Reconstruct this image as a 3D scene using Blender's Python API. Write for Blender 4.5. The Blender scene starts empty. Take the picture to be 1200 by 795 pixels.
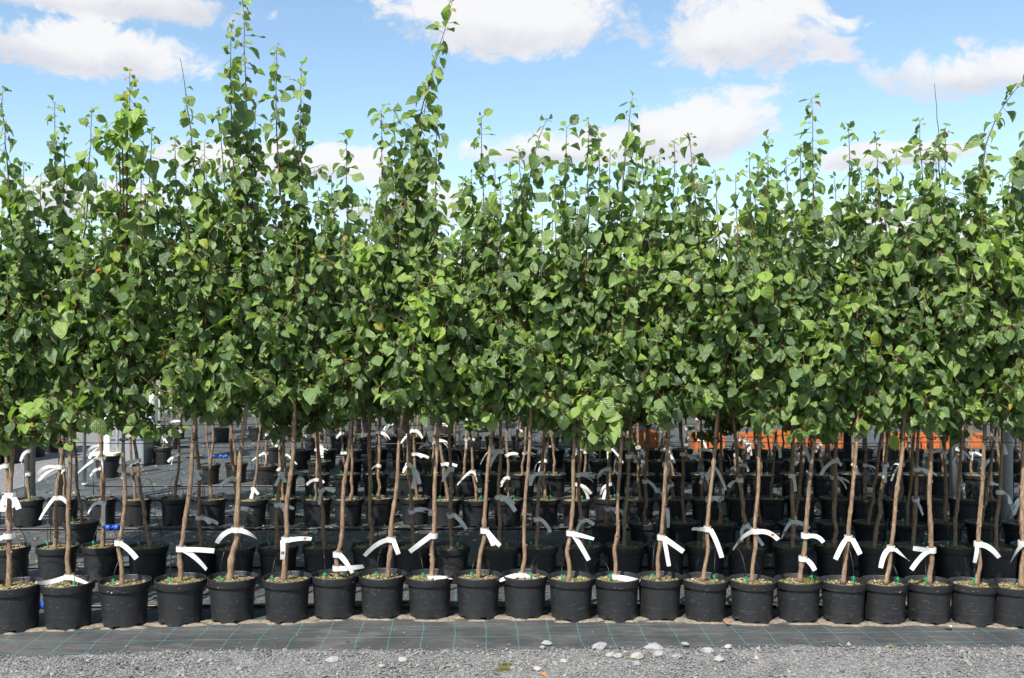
import bpy, math, random
import numpy as np
from mathutils import Matrix, Vector

# ------------------------------------------------------------------ camera, world, sun, exposure
SC = bpy.context.scene
COL = SC.collection
F, CX, CY, H = 1150.0, 600.0, 397.5, 1.59          # focal length in photo pixels, centre, eye height

cam_d = bpy.data.cameras.new('camera')
cam = bpy.data.objects.new('camera', cam_d)
COL.objects.link(cam)
cam.location = (0, 0, H)
cam.rotation_euler = (math.radians(90), 0, 0)
cam_d.sensor_fit = 'HORIZONTAL'
cam_d.angle_x = 2 * math.atan(600 / F)
cam_d.clip_start = 0.05
cam_d.clip_end = 3000
SC.camera = cam

SUN_EL, SUN_AZ = math.radians(50), math.radians(-26)   # behind the camera, to its left
sun_dir = Vector((math.sin(SUN_AZ) * math.cos(SUN_EL), -math.cos(SUN_AZ) * math.cos(SUN_EL), math.sin(SUN_EL)))
sun_l = bpy.data.lights.new('sun', 'SUN')
sun_l.energy = 5.0
sun_l.angle = math.radians(0.5)
sun_l.color = (1.0, 0.955, 0.89)
sun = bpy.data.objects.new('sun', sun_l)
COL.objects.link(sun)
sun.location = (0, -5, 12)
sun.rotation_euler = sun_dir.to_track_quat('Z', 'Y').to_euler()

SC.view_settings.view_transform = 'Standard'
SC.view_settings.look = 'None'
SC.view_settings.gamma = 1
SC.view_settings.exposure = 0.65
SC.view_settings.use_curve_mapping = False
SC.cycles.use_adaptive_sampling = True
SC.cycles.adaptive_threshold = 0.02
SC.cycles.max_bounces = 5
SC.cycles.diffuse_bounces = 3
SC.cycles.glossy_bounces = 2
SC.cycles.transmission_bounces = 3
SC.cycles.transparent_max_bounces = 8
SC.cycles.caustics_reflective = False
SC.cycles.caustics_refractive = False


class NT:
    """small node-building helper"""
    def __init__(self, tree):
        self.t = tree
        self.n = tree.nodes
        self.n.clear()

    def node(self, kind, **kw):
        nd = self.n.new(kind)
        for k, v in kw.items():
            setattr(nd, k, v)
        return nd

    def put(self, sock, v):
        if v is None:
            return
        if isinstance(v, bpy.types.NodeSocket):
            self.t.links.new(v, sock)
        else:
            if sock.type == 'RGBA' and len(v) == 3:
                v = tuple(v) + (1,)
            sock.default_value = v

    def math(self, op, a, b=None, c=None, clamp=False):
        nd = self.node('ShaderNodeMath', operation=op, use_clamp=clamp)
        for i, v in enumerate((a, b, c)):
            self.put(nd.inputs[i], v)
        return nd.outputs[0]

    def vmath(self, op, a, b=None):
        nd = self.node('ShaderNodeVectorMath', operation=op)
        self.put(nd.inputs[0], a)
        if b is not None:
            self.put(nd.inputs[1], b)
        return nd.outputs[0]

    def noise(self, vec, scale, detail=4, rough=0.55, dist=0.0):
        nd = self.node('ShaderNodeTexNoise')
        self.put(nd.inputs['Vector'], vec)
        nd.inputs['Scale'].default_value = scale
        nd.inputs['Detail'].default_value = detail
        nd.inputs['Roughness'].default_value = rough
        nd.inputs['Distortion'].default_value = dist
        return nd.outputs[0]

    def voronoi(self, vec, scale, out='Distance', feature='F1'):
        nd = self.node('ShaderNodeTexVoronoi', feature=feature)
        self.put(nd.inputs['Vector'], vec)
        nd.inputs['Scale'].default_value = scale
        return nd.outputs[out]

    def ramp(self, fac, stops):
        nd = self.node('ShaderNodeValToRGB')
        self.put(nd.inputs[0], fac)
        els = nd.color_ramp.elements
        while len(els) < len(stops):
            els.new(0.5)
        for e, (p, c) in zip(els, stops):
            e.position = p
            e.color = (c, c, c, 1) if isinstance(c, (int, float)) else tuple(c) + (1,)
        return nd.outputs[0]

    def smooth(self, v, a, b):
        nd = self.node('ShaderNodeMapRange', interpolation_type='SMOOTHSTEP')
        self.put(nd.inputs[0], v)
        nd.inputs[1].default_value = a
        nd.inputs[2].default_value = b
        return nd.outputs[0]

    def mix(self, fac, a, b, blend='MIX'):
        nd = self.node('ShaderNodeMix', data_type='RGBA', blend_type=blend)
        self.put(nd.inputs[0], fac)
        self.put(nd.inputs[6], a)
        self.put(nd.inputs[7], b)
        return nd.outputs[2]

    def bump(self, height, strength, dist):
        nd = self.node('ShaderNodeBump')
        nd.inputs['Strength'].default_value = strength
        nd.inputs['Distance'].default_value = dist
        self.put(nd.inputs['Height'], height)
        return nd.outputs[0]


def build_world():
    w = bpy.data.worlds.new('World')
    SC.world = w
    w.use_nodes = True
    g = NT(w.node_tree)
    sky = g.node('ShaderNodeTexSky', sky_type='NISHITA')
    sky.sun_disc = False
    sky.sun_elevation = SUN_EL
    sky.sun_rotation = math.pi + abs(SUN_AZ)
    sky.altitude = 100
    sky.air_density = 1.0
    sky.dust_density = 0.6
    sky.ozone_density = 1.0
    skyc = g.vmath('MULTIPLY', sky.outputs[0], (1.50, 1.58, 1.52))
    d = g.node('ShaderNodeTexCoord').outputs['Generated']
    sep = g.node('ShaderNodeSeparateXYZ')
    g.put(sep.inputs[0], d)
    x, y, z = sep.outputs
    az = g.math('ARCTAN2', x, y)
    el = g.math('ARCSINE', z)
    # cumulus banks, each an ellipse in azimuth / elevation with noisy edges
    clouds = [(120, 0, 235, 36), (70, 60, 185, 44), (600, 30, 190, 60), (870, 42, 140, 70), (1150, 90, 130, 46),
              (815, 156, 150, 60), (640, 182, 150, 30), (330, 195, 170, 40), (90, 240, 150, 44), (1060, 182, 120, 24), (480, 245, 150, 44), (1020, 268, 260, 28)]
    extra = []
    n1 = g.noise(g.vmath('MULTIPLY', d, (1, 1, 1.9)), 6.5, 7, 0.58, 0.3)
    n2 = g.noise(g.vmath('MULTIPLY', d, (1, 1, 1.3)), 17, 6, 0.62, 0.6)
    field = None
    lowf = None
    for (px, py, rx, ry) in clouds:
        u, v = (px - CX) / F, (CY - py) / F
        a0 = math.atan(u)
        e0 = math.atan(v / math.hypot(1, u))
        extra_item = (a0, e0, rx / F, ry / F)
        extra.append(extra_item)
    for (a0, e0, ra, re) in extra:
        da = g.math('MULTIPLY', g.math('SUBTRACT', az, a0), 1 / ra)
        de = g.math('MULTIPLY', g.math('SUBTRACT', el, e0), 1 / re)
        de = g.math('MINIMUM', de, g.math('MULTIPLY', de, 1.4))            # flatter underneath
        r2 = g.math('ADD', g.math('MULTIPLY', da, da), g.math('MULTIPLY', de, de))
        f = g.math('SUBTRACT', 1.0, g.math('POWER', r2, 0.6))
        if field is None:
            field, lowf = f, g.math('MULTIPLY', de, g.math('MAXIMUM', f, 0.0))
        else:
            field = g.math('MAXIMUM', field, f)
            lowf = g.math('ADD', lowf, g.math('MULTIPLY', de, g.math('MAXIMUM', f, 0.0)))
    # elsewhere round the sky: the same scattered banks, from one broad noise
    wide = g.noise(g.vmath('MULTIPLY', d, (1, 1, 2.4)), 2.6, 2, 0.5)
    side = g.smooth(g.math('ABSOLUTE', az), 0.50, 0.62)
    wf = g.math('SUBTRACT', g.math('MULTIPLY', g.math('SUBTRACT', wide, 0.5), 6.0), g.math('MULTIPLY', g.math('SUBTRACT', 1.0, side), 9.0))
    field = g.math('MAXIMUM', field, wf)
    dens = g.math('ADD', field, g.math('MULTIPLY', g.math('SUBTRACT', n1, 0.5), 2.0))
    dens = g.math('ADD', dens, g.math('MULTIPLY', g.math('SUBTRACT', g.math('ABSOLUTE', g.math('SUBTRACT', n2, 0.5)), 0.09), 2.4))
    mask = g.smooth(dens, 0.03, 0.46)
    haze = g.smooth(el, math.radians(13), math.radians(-1))        # paler air toward the horizon
    shade = g.smooth(g.math('ADD', lowf, g.math('ADD', g.math('MULTIPLY', g.math('SUBTRACT', n1, 0.5), 1.2), g.math('MULTIPLY', g.math('SUBTRACT', n2, 0.5), 0.9))), -0.42, 0.22)
    ccol = g.mix(shade, (5.4, 5.5, 6.0), (7.3, 7.25, 7.25))
    out = g.mix(g.math('MULTIPLY', haze, 0.28), skyc, (5.6, 6.5, 7.2))
    out = g.mix(g.math('MULTIPLY', mask, 0.94), out, ccol)
    bg = g.node('ShaderNodeBackground')
    g.put(bg.inputs[0], out)
    bg.inputs[1].default_value = 0.085
    g.put(g.node('ShaderNodeOutputWorld').inputs[0], bg.outputs[0])


build_world()

# ------------------------------------------------------------------ helpers
def at_depth(px, py, d):
    return Vector(((px - CX) / F * d, d, H - (py - CY) / F * d))


def on_ground(px, py, z=0.0):
    return at_depth(px, py, F * (H - z) / (py - CY))


def mesh_from(name, verts, faces, mats, smooth=True, midx=None):
    me = bpy.data.meshes.new(name)
    me.from_pydata([tuple(v) for v in verts], [], [tuple(int(i) for i in f) for f in faces])
    for m in (mats if isinstance(mats, (list, tuple)) else [mats]):
        me.materials.append(m)
    if smooth:
        me.polygons.foreach_set('use_smooth', [True] * len(me.polygons))
    if midx is not None:
        me.polygons.foreach_set('material_index', [int(i) for i in midx])
    me.update()
    return me


def link(name, data, parent=None, loc=None):
    o = bpy.data.objects.new(name, data)
    COL.objects.link(o)
    if parent is not None:
        o.parent = parent
    if loc is not None:
        o.location = loc
    return o


def tag(o, label=None, cat=None, group=None, kind=None):
    if label:
        o['label'] = label
    if cat:
        o['category'] = cat
    if group:
        o['group'] = group
    if kind:
        o['kind'] = kind
    return o


class MB:
    """collects geometry for one mesh"""
    def __init__(self):
        self.v, self.f, self.m = [], [], []

    def add(self, verts, faces, mi=0):
        o = len(self.v)
        self.v.extend(verts)
        self.f.extend([tuple(i + o for i in f) for f in faces])
        self.m.extend([mi] * len(faces))

    def tube(self, pts, radii, sides=8, mi=0, cap=True):
        pts = [Vector(p) for p in pts]
        n = len(pts)
        if not hasattr(radii, '__len__'):
            radii = [radii] * n
        verts, faces = [], []
        t0 = (pts[1] - pts[0]).normalized()
        ref = Vector((1, 0, 0)) if abs(t0.x) < 0.8 else Vector((0, 1, 0))
        a = (ref - t0 * ref.dot(t0)).normalized()
        for i in range(n):
            t = (pts[min(i + 1, n - 1)] - pts[max(i - 1, 0)]).normalized()
            a = (a - t * a.dot(t)).normalized()
            b = t.cross(a)
            for s in range(sides):
                an = 2 * math.pi * s / sides
                verts.append(pts[i] + (a * math.cos(an) + b * math.sin(an)) * radii[i])
        for i in range(n - 1):
            for s in range(sides):
                s2 = (s + 1) % sides
                faces.append((i * sides + s, i * sides + s2, (i + 1) * sides + s2, (i + 1) * sides + s))
        if cap:
            faces.append(tuple(range(sides - 1, -1, -1)))
            faces.append(tuple((n - 1) * sides + s for s in range(sides)))
        self.add(verts, faces, mi)

    def box(self, lo, hi, mi=0, bev=0.0):
        x0, y0, z0 = lo
        x1, y1, z1 = hi
        b = bev
        if b <= 0:
            v = [(x, y, z) for z in (z0, z1) for y in (y0, y1) for x in (x0, x1)]
            f = [(0, 2, 3, 1), (4, 5, 7, 6), (0, 1, 5, 4), (2, 6, 7, 3), (0, 4, 6, 2), (1, 3, 7, 5)]
        else:
            ring = lambda z, k: [(x0 + k, y0, z), (x1 - k, y0, z), (x1, y0 + k, z), (x1, y1 - k, z),
                                 (x1 - k, y1, z), (x0 + k, y1, z), (x0, y1 - k, z), (x0, y0 + k, z)]
            v = ring(z0, b) + ring(z1, b)
            f = [tuple(range(7, -1, -1)), tuple(range(8, 16))] + [(i, (i + 1) % 8, 8 + (i + 1) % 8, 8 + i) for i in range(8)]
        self.add([Vector(p) for p in v], f, mi)

    def lathe(self, prof, sides=40, mi=0, close_top=False, close_bottom=False, mod=None):
        verts, faces = [], []
        for k, (r, z) in enumerate(prof):
            for s in range(sides):
                an = 2 * math.pi * s / sides
                zz = mod(k, s, z) if mod else z
                verts.append(Vector((r * math.cos(an), r * math.sin(an), zz)))
        for k in range(len(prof) - 1):
            for s in range(sides):
                s2 = (s + 1) % sides
                faces.append((k * sides + s, k * sides + s2, (k + 1) * sides + s2, (k + 1) * sides + s))
        if close_bottom:
            faces.append(tuple(range(sides - 1, -1, -1)))
        if close_top:
            faces.append(tuple((len(prof) - 1) * sides + s for s in range(sides)))
        self.add(verts, faces, mi)

    def mesh(self, name, mats, smooth=True):
        return mesh_from(name, self.v, self.f, mats, smooth, self.m)


# ------------------------------------------------------------------ materials
def mat(name, fn):
    m = bpy.data.materials.new(name)
    m.use_nodes = True
    g = NT(m.node_tree)
    out = g.node('ShaderNodeOutputMaterial')
    res = fn(g)
    g.put(out.inputs[0], res)
    return m


def principled(g, col, rough=0.5, spec=0.5, normal=None, metal=0.0, **kw):
    p = g.node('ShaderNodeBsdfPrincipled')
    g.put(p.inputs['Base Color'], col)
    g.put(p.inputs['Roughness'], rough)
    p.inputs['Specular IOR Level'].default_value = spec
    p.inputs['Metallic'].default_value = metal
    if normal is not None:
        g.put(p.inputs['Normal'], normal)
    return p.outputs[0]


def objco(g):
    return g.node('ShaderNodeTexCoord').outputs['Object']


def worldpos(g):
    return g.node('ShaderNodeNewGeometry').outputs['Position']


def objrand(g):
    return g.node('ShaderNodeObjectInfo').outputs['Random']


def m_leaf(g):
    # tone: 0 = dark mature leaf, 0.6 = light green, 0.85 = yellow green, 1 = orange young leaf
    tone_a = g.node('ShaderNodeAttribute', attribute_name='tone', attribute_type='GEOMETRY').outputs['Fac']
    oc = g.node('ShaderNodeSeparateColor')
    g.put(oc.inputs[0], g.node('ShaderNodeObjectInfo').outputs['Color'])
    tone = g.math('ADD', tone_a, oc.outputs[0])
    uv = g.node('ShaderNodeSeparateXYZ')
    g.put(uv.inputs[0], g.node('ShaderNodeUVMap').outputs[0])
    u, v = uv.outputs[0], uv.outputs[1]
    au = g.math('ABSOLUTE', u)
    base = g.ramp(tone, [(0.0, (0.036, 0.082, 0.026)), (0.22, (0.112, 0.195, 0.052)), (0.5, (0.235, 0.335, 0.068)),
                         (0.72, (0.22, 0.36, 0.03)), (0.88, (0.36, 0.38, 0.03)), (1.0, (0.46, 0.17, 0.035))])
    geo = g.node('ShaderNodeNewGeometry')
    n = g.noise(geo.outputs['Position'], 75, 2)
    base = g.mix(g.math('MULTIPLY', n, 0.25), base, (0.12, 0.18, 0.05))
    vein = g.math('SINE', g.math('MULTIPLY', g.math('SUBTRACT', v, g.math('MULTIPLY', au, 0.75)), 44.0))
    lines = g.math('MAXIMUM', g.math('MULTIPLY', g.smooth(vein, 0.72, 1.0), 0.3), g.math('MULTIPLY', g.smooth(au, 0.04, 0.0), 0.8))
    base = g.mix(lines, base, g.mix(0.5, base, (0.22, 0.28, 0.11)))
    base = g.mix(g.math('MULTIPLY', geo.outputs['Backfacing'], 0.45), base, (0.13, 0.20, 0.09))   # pale underside
    base = g.mix(g.math('MULTIPLY', g.smooth(n, 0.56, 0.75), 0.3), base, (0.36, 0.4, 0.30))       # chalky residue, strengthened to paint in grey-green sheen
    bmp = g.bump(g.math('ADD', g.math('MULTIPLY', vein, 0.4), g.math('MULTIPLY', n, 3.6)), 0.5, 0.005)
    rough = g.math('ADD', 0.25, g.math('MULTIPLY', n, 0.24))
    p = principled(g, base, rough, 0.8, bmp)
    tr = g.node('ShaderNodeBsdfTranslucent')
    g.put(tr.inputs[0], g.vmath('MULTIPLY', base, (1.8, 2.0, 0.7)))
    mx = g.node('ShaderNodeMixShader')
    mx.inputs[0].default_value = 0.34
    g.put(mx.inputs[1], p)
    g.put(mx.inputs[2], tr.outputs[0])
    return mx.outputs[0]


def m_bark(g):
    co = objco(g)
    st = g.vmath('MULTIPLY', co, (1, 1, 0.25))
    n = g.noise(st, 90, 5, 0.65)
    lent = g.smooth(g.noise(g.vmath('MULTIPLY', co, (1, 1, 4.0)), 75, 2), 0.58, 0.7)
    big = g.noise(g.vmath('ADD', co, g.vmath('MULTIPLY', worldpos(g), (3, 3, 3))), 6, 3)
    c = g.ramp(n, [(0.3, (0.07, 0.045, 0.03)), (0.47, (0.22, 0.14, 0.085)), (0.7, (0.42, 0.29, 0.185))])
    c = g.mix(g.smooth(big, 0.45, 0.7), c, g.mix(0.4, c, (0.2, 0.165, 0.13)))
    c = g.mix(g.math('MULTIPLY', lent, 0.6), c, (0.37, 0.28, 0.2))
    r = objrand(g)
    c = g.mix(g.math('MULTIPLY', r, 0.4), c, g.vmath('MULTIPLY', c, (0.62, 0.66, 0.7)))
    h = g.math('ADD', n, g.math('MULTIPLY', lent, 0.5))
    return principled(g, c, 0.72, 0.25, g.bump(h, 0.7, 0.004))


def m_twig(g):
    n = g.noise(objco(g), 60, 4)
    c = g.ramp(n, [(0.3, (0.06, 0.036, 0.025)), (0.7, (0.14, 0.09, 0.055))])
    return principled(g, c, 0.55, 0.35)


def m_pot(g):
    co = objco(g)
    wp = worldpos(g)
    r = objrand(g)
    sep = g.node('ShaderNodeSeparateXYZ')
    g.put(sep.inputs[0], co)
    z = sep.outputs[2]
    n = g.noise(wp, 9, 5, 0.6)
    fine = g.noise(g.vmath('MULTIPLY', wp, (1, 1, 5)), 35, 4, 0.7)
    base = g.mix(n, (0.012, 0.0127, 0.0145), (0.021, 0.022, 0.0245))
    # dusty bloom, heavier where rain splashes the foot
    splash = g.math('MULTIPLY', g.smooth(z, 0.05, 0.0), g.smooth(fine, 0.45, 0.8))
    bloom = g.math('MULTIPLY', g.smooth(fine, 0.5, 0.8), 0.14)
    dust = g.math('ADD', g.math('MULTIPLY', splash, 0.22), g.math('MULTIPLY', bloom, g.math('ADD', 0.4, r)))
    base = g.mix(dust, base, (0.15, 0.14, 0.125))
    ringl = g.smooth(g.math('ABSOLUTE', g.math('SUBTRACT', z, 0.072)), 0.0016, 0.0006)
    base = g.mix(g.math('MULTIPLY', ringl, 0.25), base, (0.1, 0.1, 0.1))
    # short scuffs
    scf = g.smooth(g.noise(g.vmath('MULTIPLY', wp, (14, 14, 120)), 1.6, 1), 0.70, 0.74)
    base = g.mix(g.math('MULTIPLY', scf, 0.35), base, (0.22, 0.22, 0.22))
    speck = g.smooth(g.voronoi(wp, 70), 0.12, 0.07)
    keep = g.smooth(g.noise(wp, 22, 1), 0.56, 0.6)
    base = g.mix(g.math('MULTIPLY', g.math('MULTIPLY', speck, keep), 0.8), base, (0.45, 0.42, 0.36))
    rough = g.math('ADD', 0.36, g.math('MULTIPLY', n, 0.2))
    return principled(g, base, rough, 0.5, g.bump(fine, 0.05, 0.002))


def m_soil(g):
    wp = worldpos(g)
    n = g.noise(wp, 55, 5, 0.7)
    big = g.noise(wp, 9, 3)
    c = g.ramp(n, [(0.3, (0.045, 0.034, 0.022)), (0.5, (0.16, 0.12, 0.07)), (0.7, (0.42, 0.34, 0.21))])
    moss = g.ramp(n, [(0.35, (0.05, 0.055, 0.016)), (0.7, (0.22, 0.22, 0.075))])
    c = g.mix(g.smooth(big, 0.44, 0.6), c, moss)
    return principled(g, c, 0.95, 0.1, g.bump(n, 1.0, 0.01))


def m_chip(g):
    at = g.node('ShaderNodeAttribute', attribute_name='tone', attribute_type='GEOMETRY').outputs['Fac']
    c = g.ramp(at, [(0.0, (0.07, 0.05, 0.03)), (0.3, (0.2, 0.15, 0.085)), (0.55, (0.34, 0.27, 0.16)),
                    (0.75, (0.17, 0.18, 0.05)), (1.0, (0.5, 0.42, 0.28))])
    return principled(g, c, 0.9, 0.15)


def m_tag(g):
    uv = g.node('ShaderNodeSeparateXYZ')
    g.put(uv.inputs[0], g.node('ShaderNodeUVMap').outputs[0])
    u, v = uv.outputs[0], uv.outputs[1]
    r = objrand(g)
    c = g.mix(g.noise(worldpos(g), 30, 3), (0.84, 0.84, 0.83), (0.78, 0.78, 0.76))
    # faint rows of small print near the end of each tail
    row = g.smooth(g.math('SINE', g.math('MULTIPLY', u, 34.0)), 0.55, 0.8)
    txt = g.smooth(g.noise(g.vmath('MULTIPLY', worldpos(g), (1, 1, 1)), 420, 1), 0.5, 0.55)
    zone = g.math('MULTIPLY', g.smooth(v, 0.5, 0.52), g.smooth(v, 0.86, 0.84))
    c = g.mix(g.math('MULTIPLY', g.math('MULTIPLY', row, txt), g.math('MULTIPLY', zone, 0.75)), c, (0.12, 0.12, 0.14))
    # a small colour picture on some of them
    pic = g.math('MULTIPLY', g.smooth(v, 0.62, 0.63), g.smooth(v, 0.78, 0.77))
    pic = g.math('MULTIPLY', pic, g.smooth(g.math('ABSOLUTE', u), 0.72, 0.70))
    pic = g.math('MULTIPLY', pic, g.math('GREATER_THAN', r, 0.78))
    pc = g.mix(g.smooth(g.noise(worldpos(g), 90, 2), 0.45, 0.55), (0.45, 0.05, 0.03), (0.2, 0.22, 0.12))
    c = g.mix(pic, c, pc)
    p = principled(g, c, 0.4, 0.4)
    tr = g.node('ShaderNodeBsdfTranslucent')
    g.put(tr.inputs[0], c)
    mx = g.node('ShaderNodeMixShader')
    mx.inputs[0].default_value = 0.36
    g.put(mx.inputs[1], p)
    g.put(mx.inputs[2], tr.outputs[0])
    return mx.outputs[0]


def plain(col, rough=0.5, spec=0.5, metal=0.0, var=0.25):
    def fn(g):
        n = g.noise(worldpos(g), 14, 4)
        c = g.mix(g.math('MULTIPLY', n, var), col, tuple(v * 0.45 for v in col))
        return principled(g, c, rough, spec, None, metal)
    return fn


def m_steel(g):
    wp = worldpos(g)
    n = g.noise(g.vmath('MULTIPLY', wp, (1, 1, 0.3)), 20, 4)
    sp = g.voronoi(wp, 90)
    c = g.mix(n, (0.34, 0.36, 0.38), (0.5, 0.52, 0.54))
    c = g.mix(g.math('MULTIPLY', sp, 0.25), c, (0.28, 0.3, 0.32))
    return principled(g, c, 0.5, 0.5, None, 0.15)


def m_fabric(g):
    wp = worldpos(g)
    wob = g.noise(wp, 2.2, 2)
    nd = g.node('ShaderNodeMapping')
    nd.inputs['Rotation'].default_value = (0, 0, math.radians(-2.2))
    g.put(nd.inputs['Vector'], wp)
    sep = g.node('ShaderNodeSeparateXYZ')
    g.put(sep.inputs[0], nd.outputs[0])
    x = g.math('ADD', sep.outputs[0], g.math('MULTIPLY', wob, 0.05))
    y = g.math('ADD', sep.outputs[1], g.math('MULTIPLY', g.noise(wp, 1.4, 2), 0.05))

    def grid(c, step, wd):
        fr = g.math('FRACT', g.math('MULTIPLY', c, 1 / step))
        return g.smooth(g.math('ABSOLUTE', g.math('SUBTRACT', fr, 0.5)), wd / step, 0.4 * wd / step)
    line = g.math('MAXIMUM', grid(x, 0.17, 0.0026), grid(y, 0.185, 0.003))
    dirt = g.noise(wp, 3.2, 6, 0.65)
    fine = g.noise(wp, 120, 3, 0.7)
    c = g.mix(g.smooth(dirt, 0.3, 0.75), (0.042, 0.044, 0.048), (0.088, 0.088, 0.09))
    c = g.mix(g.math('MULTIPLY', g.smooth(fine, 0.45, 0.75), 0.35), c, (0.11, 0.11, 0.108))
    c = g.mix(g.math('MULTIPLY', line, g.math('ADD', 0.35, g.math('MULTIPLY', dirt, 0.5))), c, (0.045, 0.30, 0.25))
    stain = g.smooth(g.noise(g.vmath('MULTIPLY', wp, (1, 2.2, 1)), 2.6, 5, 0.6, 0.8), 0.52, 0.68)
    c = g.mix(g.math('MULTIPLY', stain, 0.45), c, (0.15, 0.142, 0.13))
    speck = g.math('MULTIPLY', g.smooth(g.voronoi(wp, 42), 0.10, 0.05), g.smooth(g.noise(wp, 5, 2), 0.56, 0.6))
    c = g.mix(g.math('MULTIPLY', speck, 0.7), c, (0.4, 0.38, 0.34))
    wv = g.math('ADD', g.math('SINE', g.math('MULTIPLY', sep.outputs[0], 1600.0)), g.math('SINE', g.math('MULTIPLY', sep.outputs[1], 1600.0)))
    h = g.math('ADD', g.math('MULTIPLY', wv, 0.04), g.math('ADD', g.math('MULTIPLY', dirt, 3.0), g.math('MULTIPLY', g.noise(g.vmath('MULTIPLY', wp, (0.5, 2.5, 1)), 5, 3, 0.5, 1.2), 5.0)))
    return principled(g, c, 0.62, 0.35, g.bump(h, 0.35, 0.01))


def m_gravel(g):
    wp = worldpos(g)
    v = g.node('ShaderNodeTexVoronoi')
    g.put(v.inputs['Vector'], wp)
    v.inputs['Scale'].default_value = 110
    bw = g.node('ShaderNodeSeparateColor')
    g.put(bw.inputs[0], v.outputs['Color'])
    c = g.ramp(bw.outputs[0], [(0.0, (0.09, 0.09, 0.095)), (0.5, (0.19, 0.19, 0.195)), (0.85, (0.27, 0.265, 0.26)), (1.0, (0.42, 0.39, 0.34))])
    big = g.noise(wp, 2.5, 4)
    c = g.mix(g.math('MULTIPLY', big, 0.4), c, (0.13, 0.13, 0.13))
    return principled(g, c, 0.9, 0.2, g.bump(g.math('SUBTRACT', 1.0, v.outputs['Distance']), 0.8, 0.008))


def m_pebble(g):
    at = g.node('ShaderNodeAttribute', attribute_name='tone', attribute_type='GEOMETRY').outputs['Fac']
    c = g.ramp(at, [(0.0, (0.10, 0.10, 0.105)), (0.45, (0.165, 0.163, 0.162)), (0.8, (0.255, 0.25, 0.24)), (0.93, (0.36, 0.32, 0.24)), (1.0, (0.58, 0.56, 0.52))])
    n = g.noise(worldpos(g), 90, 3)
    c = g.mix(g.math('MULTIPLY', n, 0.4), c, (0.14, 0.14, 0.145))
    return principled(g, c, 0.85, 0.25)


def m_stone(g):
    wp = worldpos(g)
    n = g.noise(wp, 30, 5, 0.65)
    r = objrand(g)
    a = g.ramp(r, [(0.0, (0.26, 0.27, 0.29)), (0.5, (0.32, 0.325, 0.335)), (0.8, (0.38, 0.35, 0.29)), (1.0, (0.44, 0.41, 0.37))])
    c = g.mix(g.math('MULTIPLY', n, 0.6), a, (0.16, 0.16, 0.165))
    return principled(g, c, 0.85, 0.25, g.bump(n, 0.5, 0.01))


def m_sand(g):
    n = g.noise(worldpos(g), 60, 5, 0.7)
    c = g.ramp(n, [(0.3, (0.11, 0.095, 0.075)), (0.7, (0.30, 0.255, 0.19))])
    return principled(g, c, 0.95, 0.1, g.bump(n, 0.6, 0.005))


M = {}
for nm, fn in dict(leaf=m_leaf, bark=m_bark, twig=m_twig, pot=m_pot, soil=m_soil, chip=m_chip, tag=m_tag,
                   steel=m_steel, fabric=m_fabric, gravel=m_gravel, pebble=m_pebble, stone=m_stone, sand=m_sand,
                   petiole=plain((0.20, 0.13, 0.04), 0.5), green=plain((0.01, 0.30, 0.11), 0.4), tube=plain((0.014, 0.014, 0.015), 0.4),
                   wire=plain((0.03, 0.03, 0.032), 0.4), blue=plain((0.012, 0.07, 0.42), 0.35), orange=plain((0.55, 0.15, 0.035), 0.55, var=0.6),
                   cream=plain((0.70, 0.64, 0.48), 0.6), white=plain((0.72, 0.74, 0.76), 0.45), grey=plain((0.24, 0.27, 0.3), 0.5),
                   darksteel=plain((0.05, 0.065, 0.085), 0.45), moss=plain((0.2, 0.19, 0.055), 0.9, 0.1, 0, 0.7), rustleaf=plain((0.45, 0.17, 0.05), 0.8)).items():  # dark steel: clamps' own tone, and shade put into two posts' colour
    M[nm] = mat(nm, fn)

# ------------------------------------------------------------------ ground, fabric, gravel
R0 = random.Random(11)


def sheet(name, x0, x1, y0, y1, z, m, nx=2, ny=2, zf=None):
    xs, ys = np.linspace(x0, x1, nx), np.linspace(y0, y1, ny)
    v = [(x, y, z + (zf(x, y) if zf else 0)) for y in ys for x in xs]
    f = [(j * nx + i, j * nx + i + 1, (j + 1) * nx + i + 1, (j + 1) * nx + i) for j in range(ny - 1) for i in range(nx - 1)]
    return tag(link(name, mesh_from(name, v, f, m)), kind='structure')


sheet('ground', -900, 900, -300, 1800, -0.03, M['gravel'])
GE = [(-400, 778), (-150, 775), (0, 773), (100, 770), (200, 764), (300, 763), (420, 764), (560, 763), (650, 762), (760, 761), (870, 761), (960, 759), (1100, 759), (1200, 760), (1350, 762), (1600, 766)]


def gravel_edge(x):
    """depth of the edge where gravel laps over the fabric, at world x"""
    px = CX + x * F / 5.02
    py = np.interp(px, [g[0] for g in GE], [g[1] for g in GE])
    return F * H / (py - CY)


def bumpy(x, y):
    return (math.sin(x * 7.1 + y * 3.3) + math.sin(x * 2.3 - y * 6.7 + 1) + math.sin(x * 13.7 + y * 11.1)) / 3


# woven fabric: one sheet, its front edge under the gravel
xs = np.linspace(-9.5, 9.5, 153)
rows_y = [-0.16, -0.08, 0.0, 0.08, 0.16, 0.24]
fv, ff = [], []
for k, dy in enumerate(rows_y):
    for x in xs:
        e = gravel_edge(x)
        fv.append((x, e + dy, -0.012 if dy < 0 else 0.0 + (0.006 * bumpy(x * 1.5, dy) - 0.004 if dy < 0.2 else 0)))
for yy in (8, 12, 18, 26, 34):
    for x in xs:
        fv.append((x, yy, 0.0))
nx = len(xs)
for j in range(len(rows_y) + 4):
    for i in range(nx - 1):
        ff.append((j * nx + i, j * nx + i + 1, (j + 1) * nx + i + 1, (j + 1) * nx + i))
tag(link('ground_cover_fabric', mesh_from('ground_cover_fabric', fv, ff, M['fabric'])), kind='structure')

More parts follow.
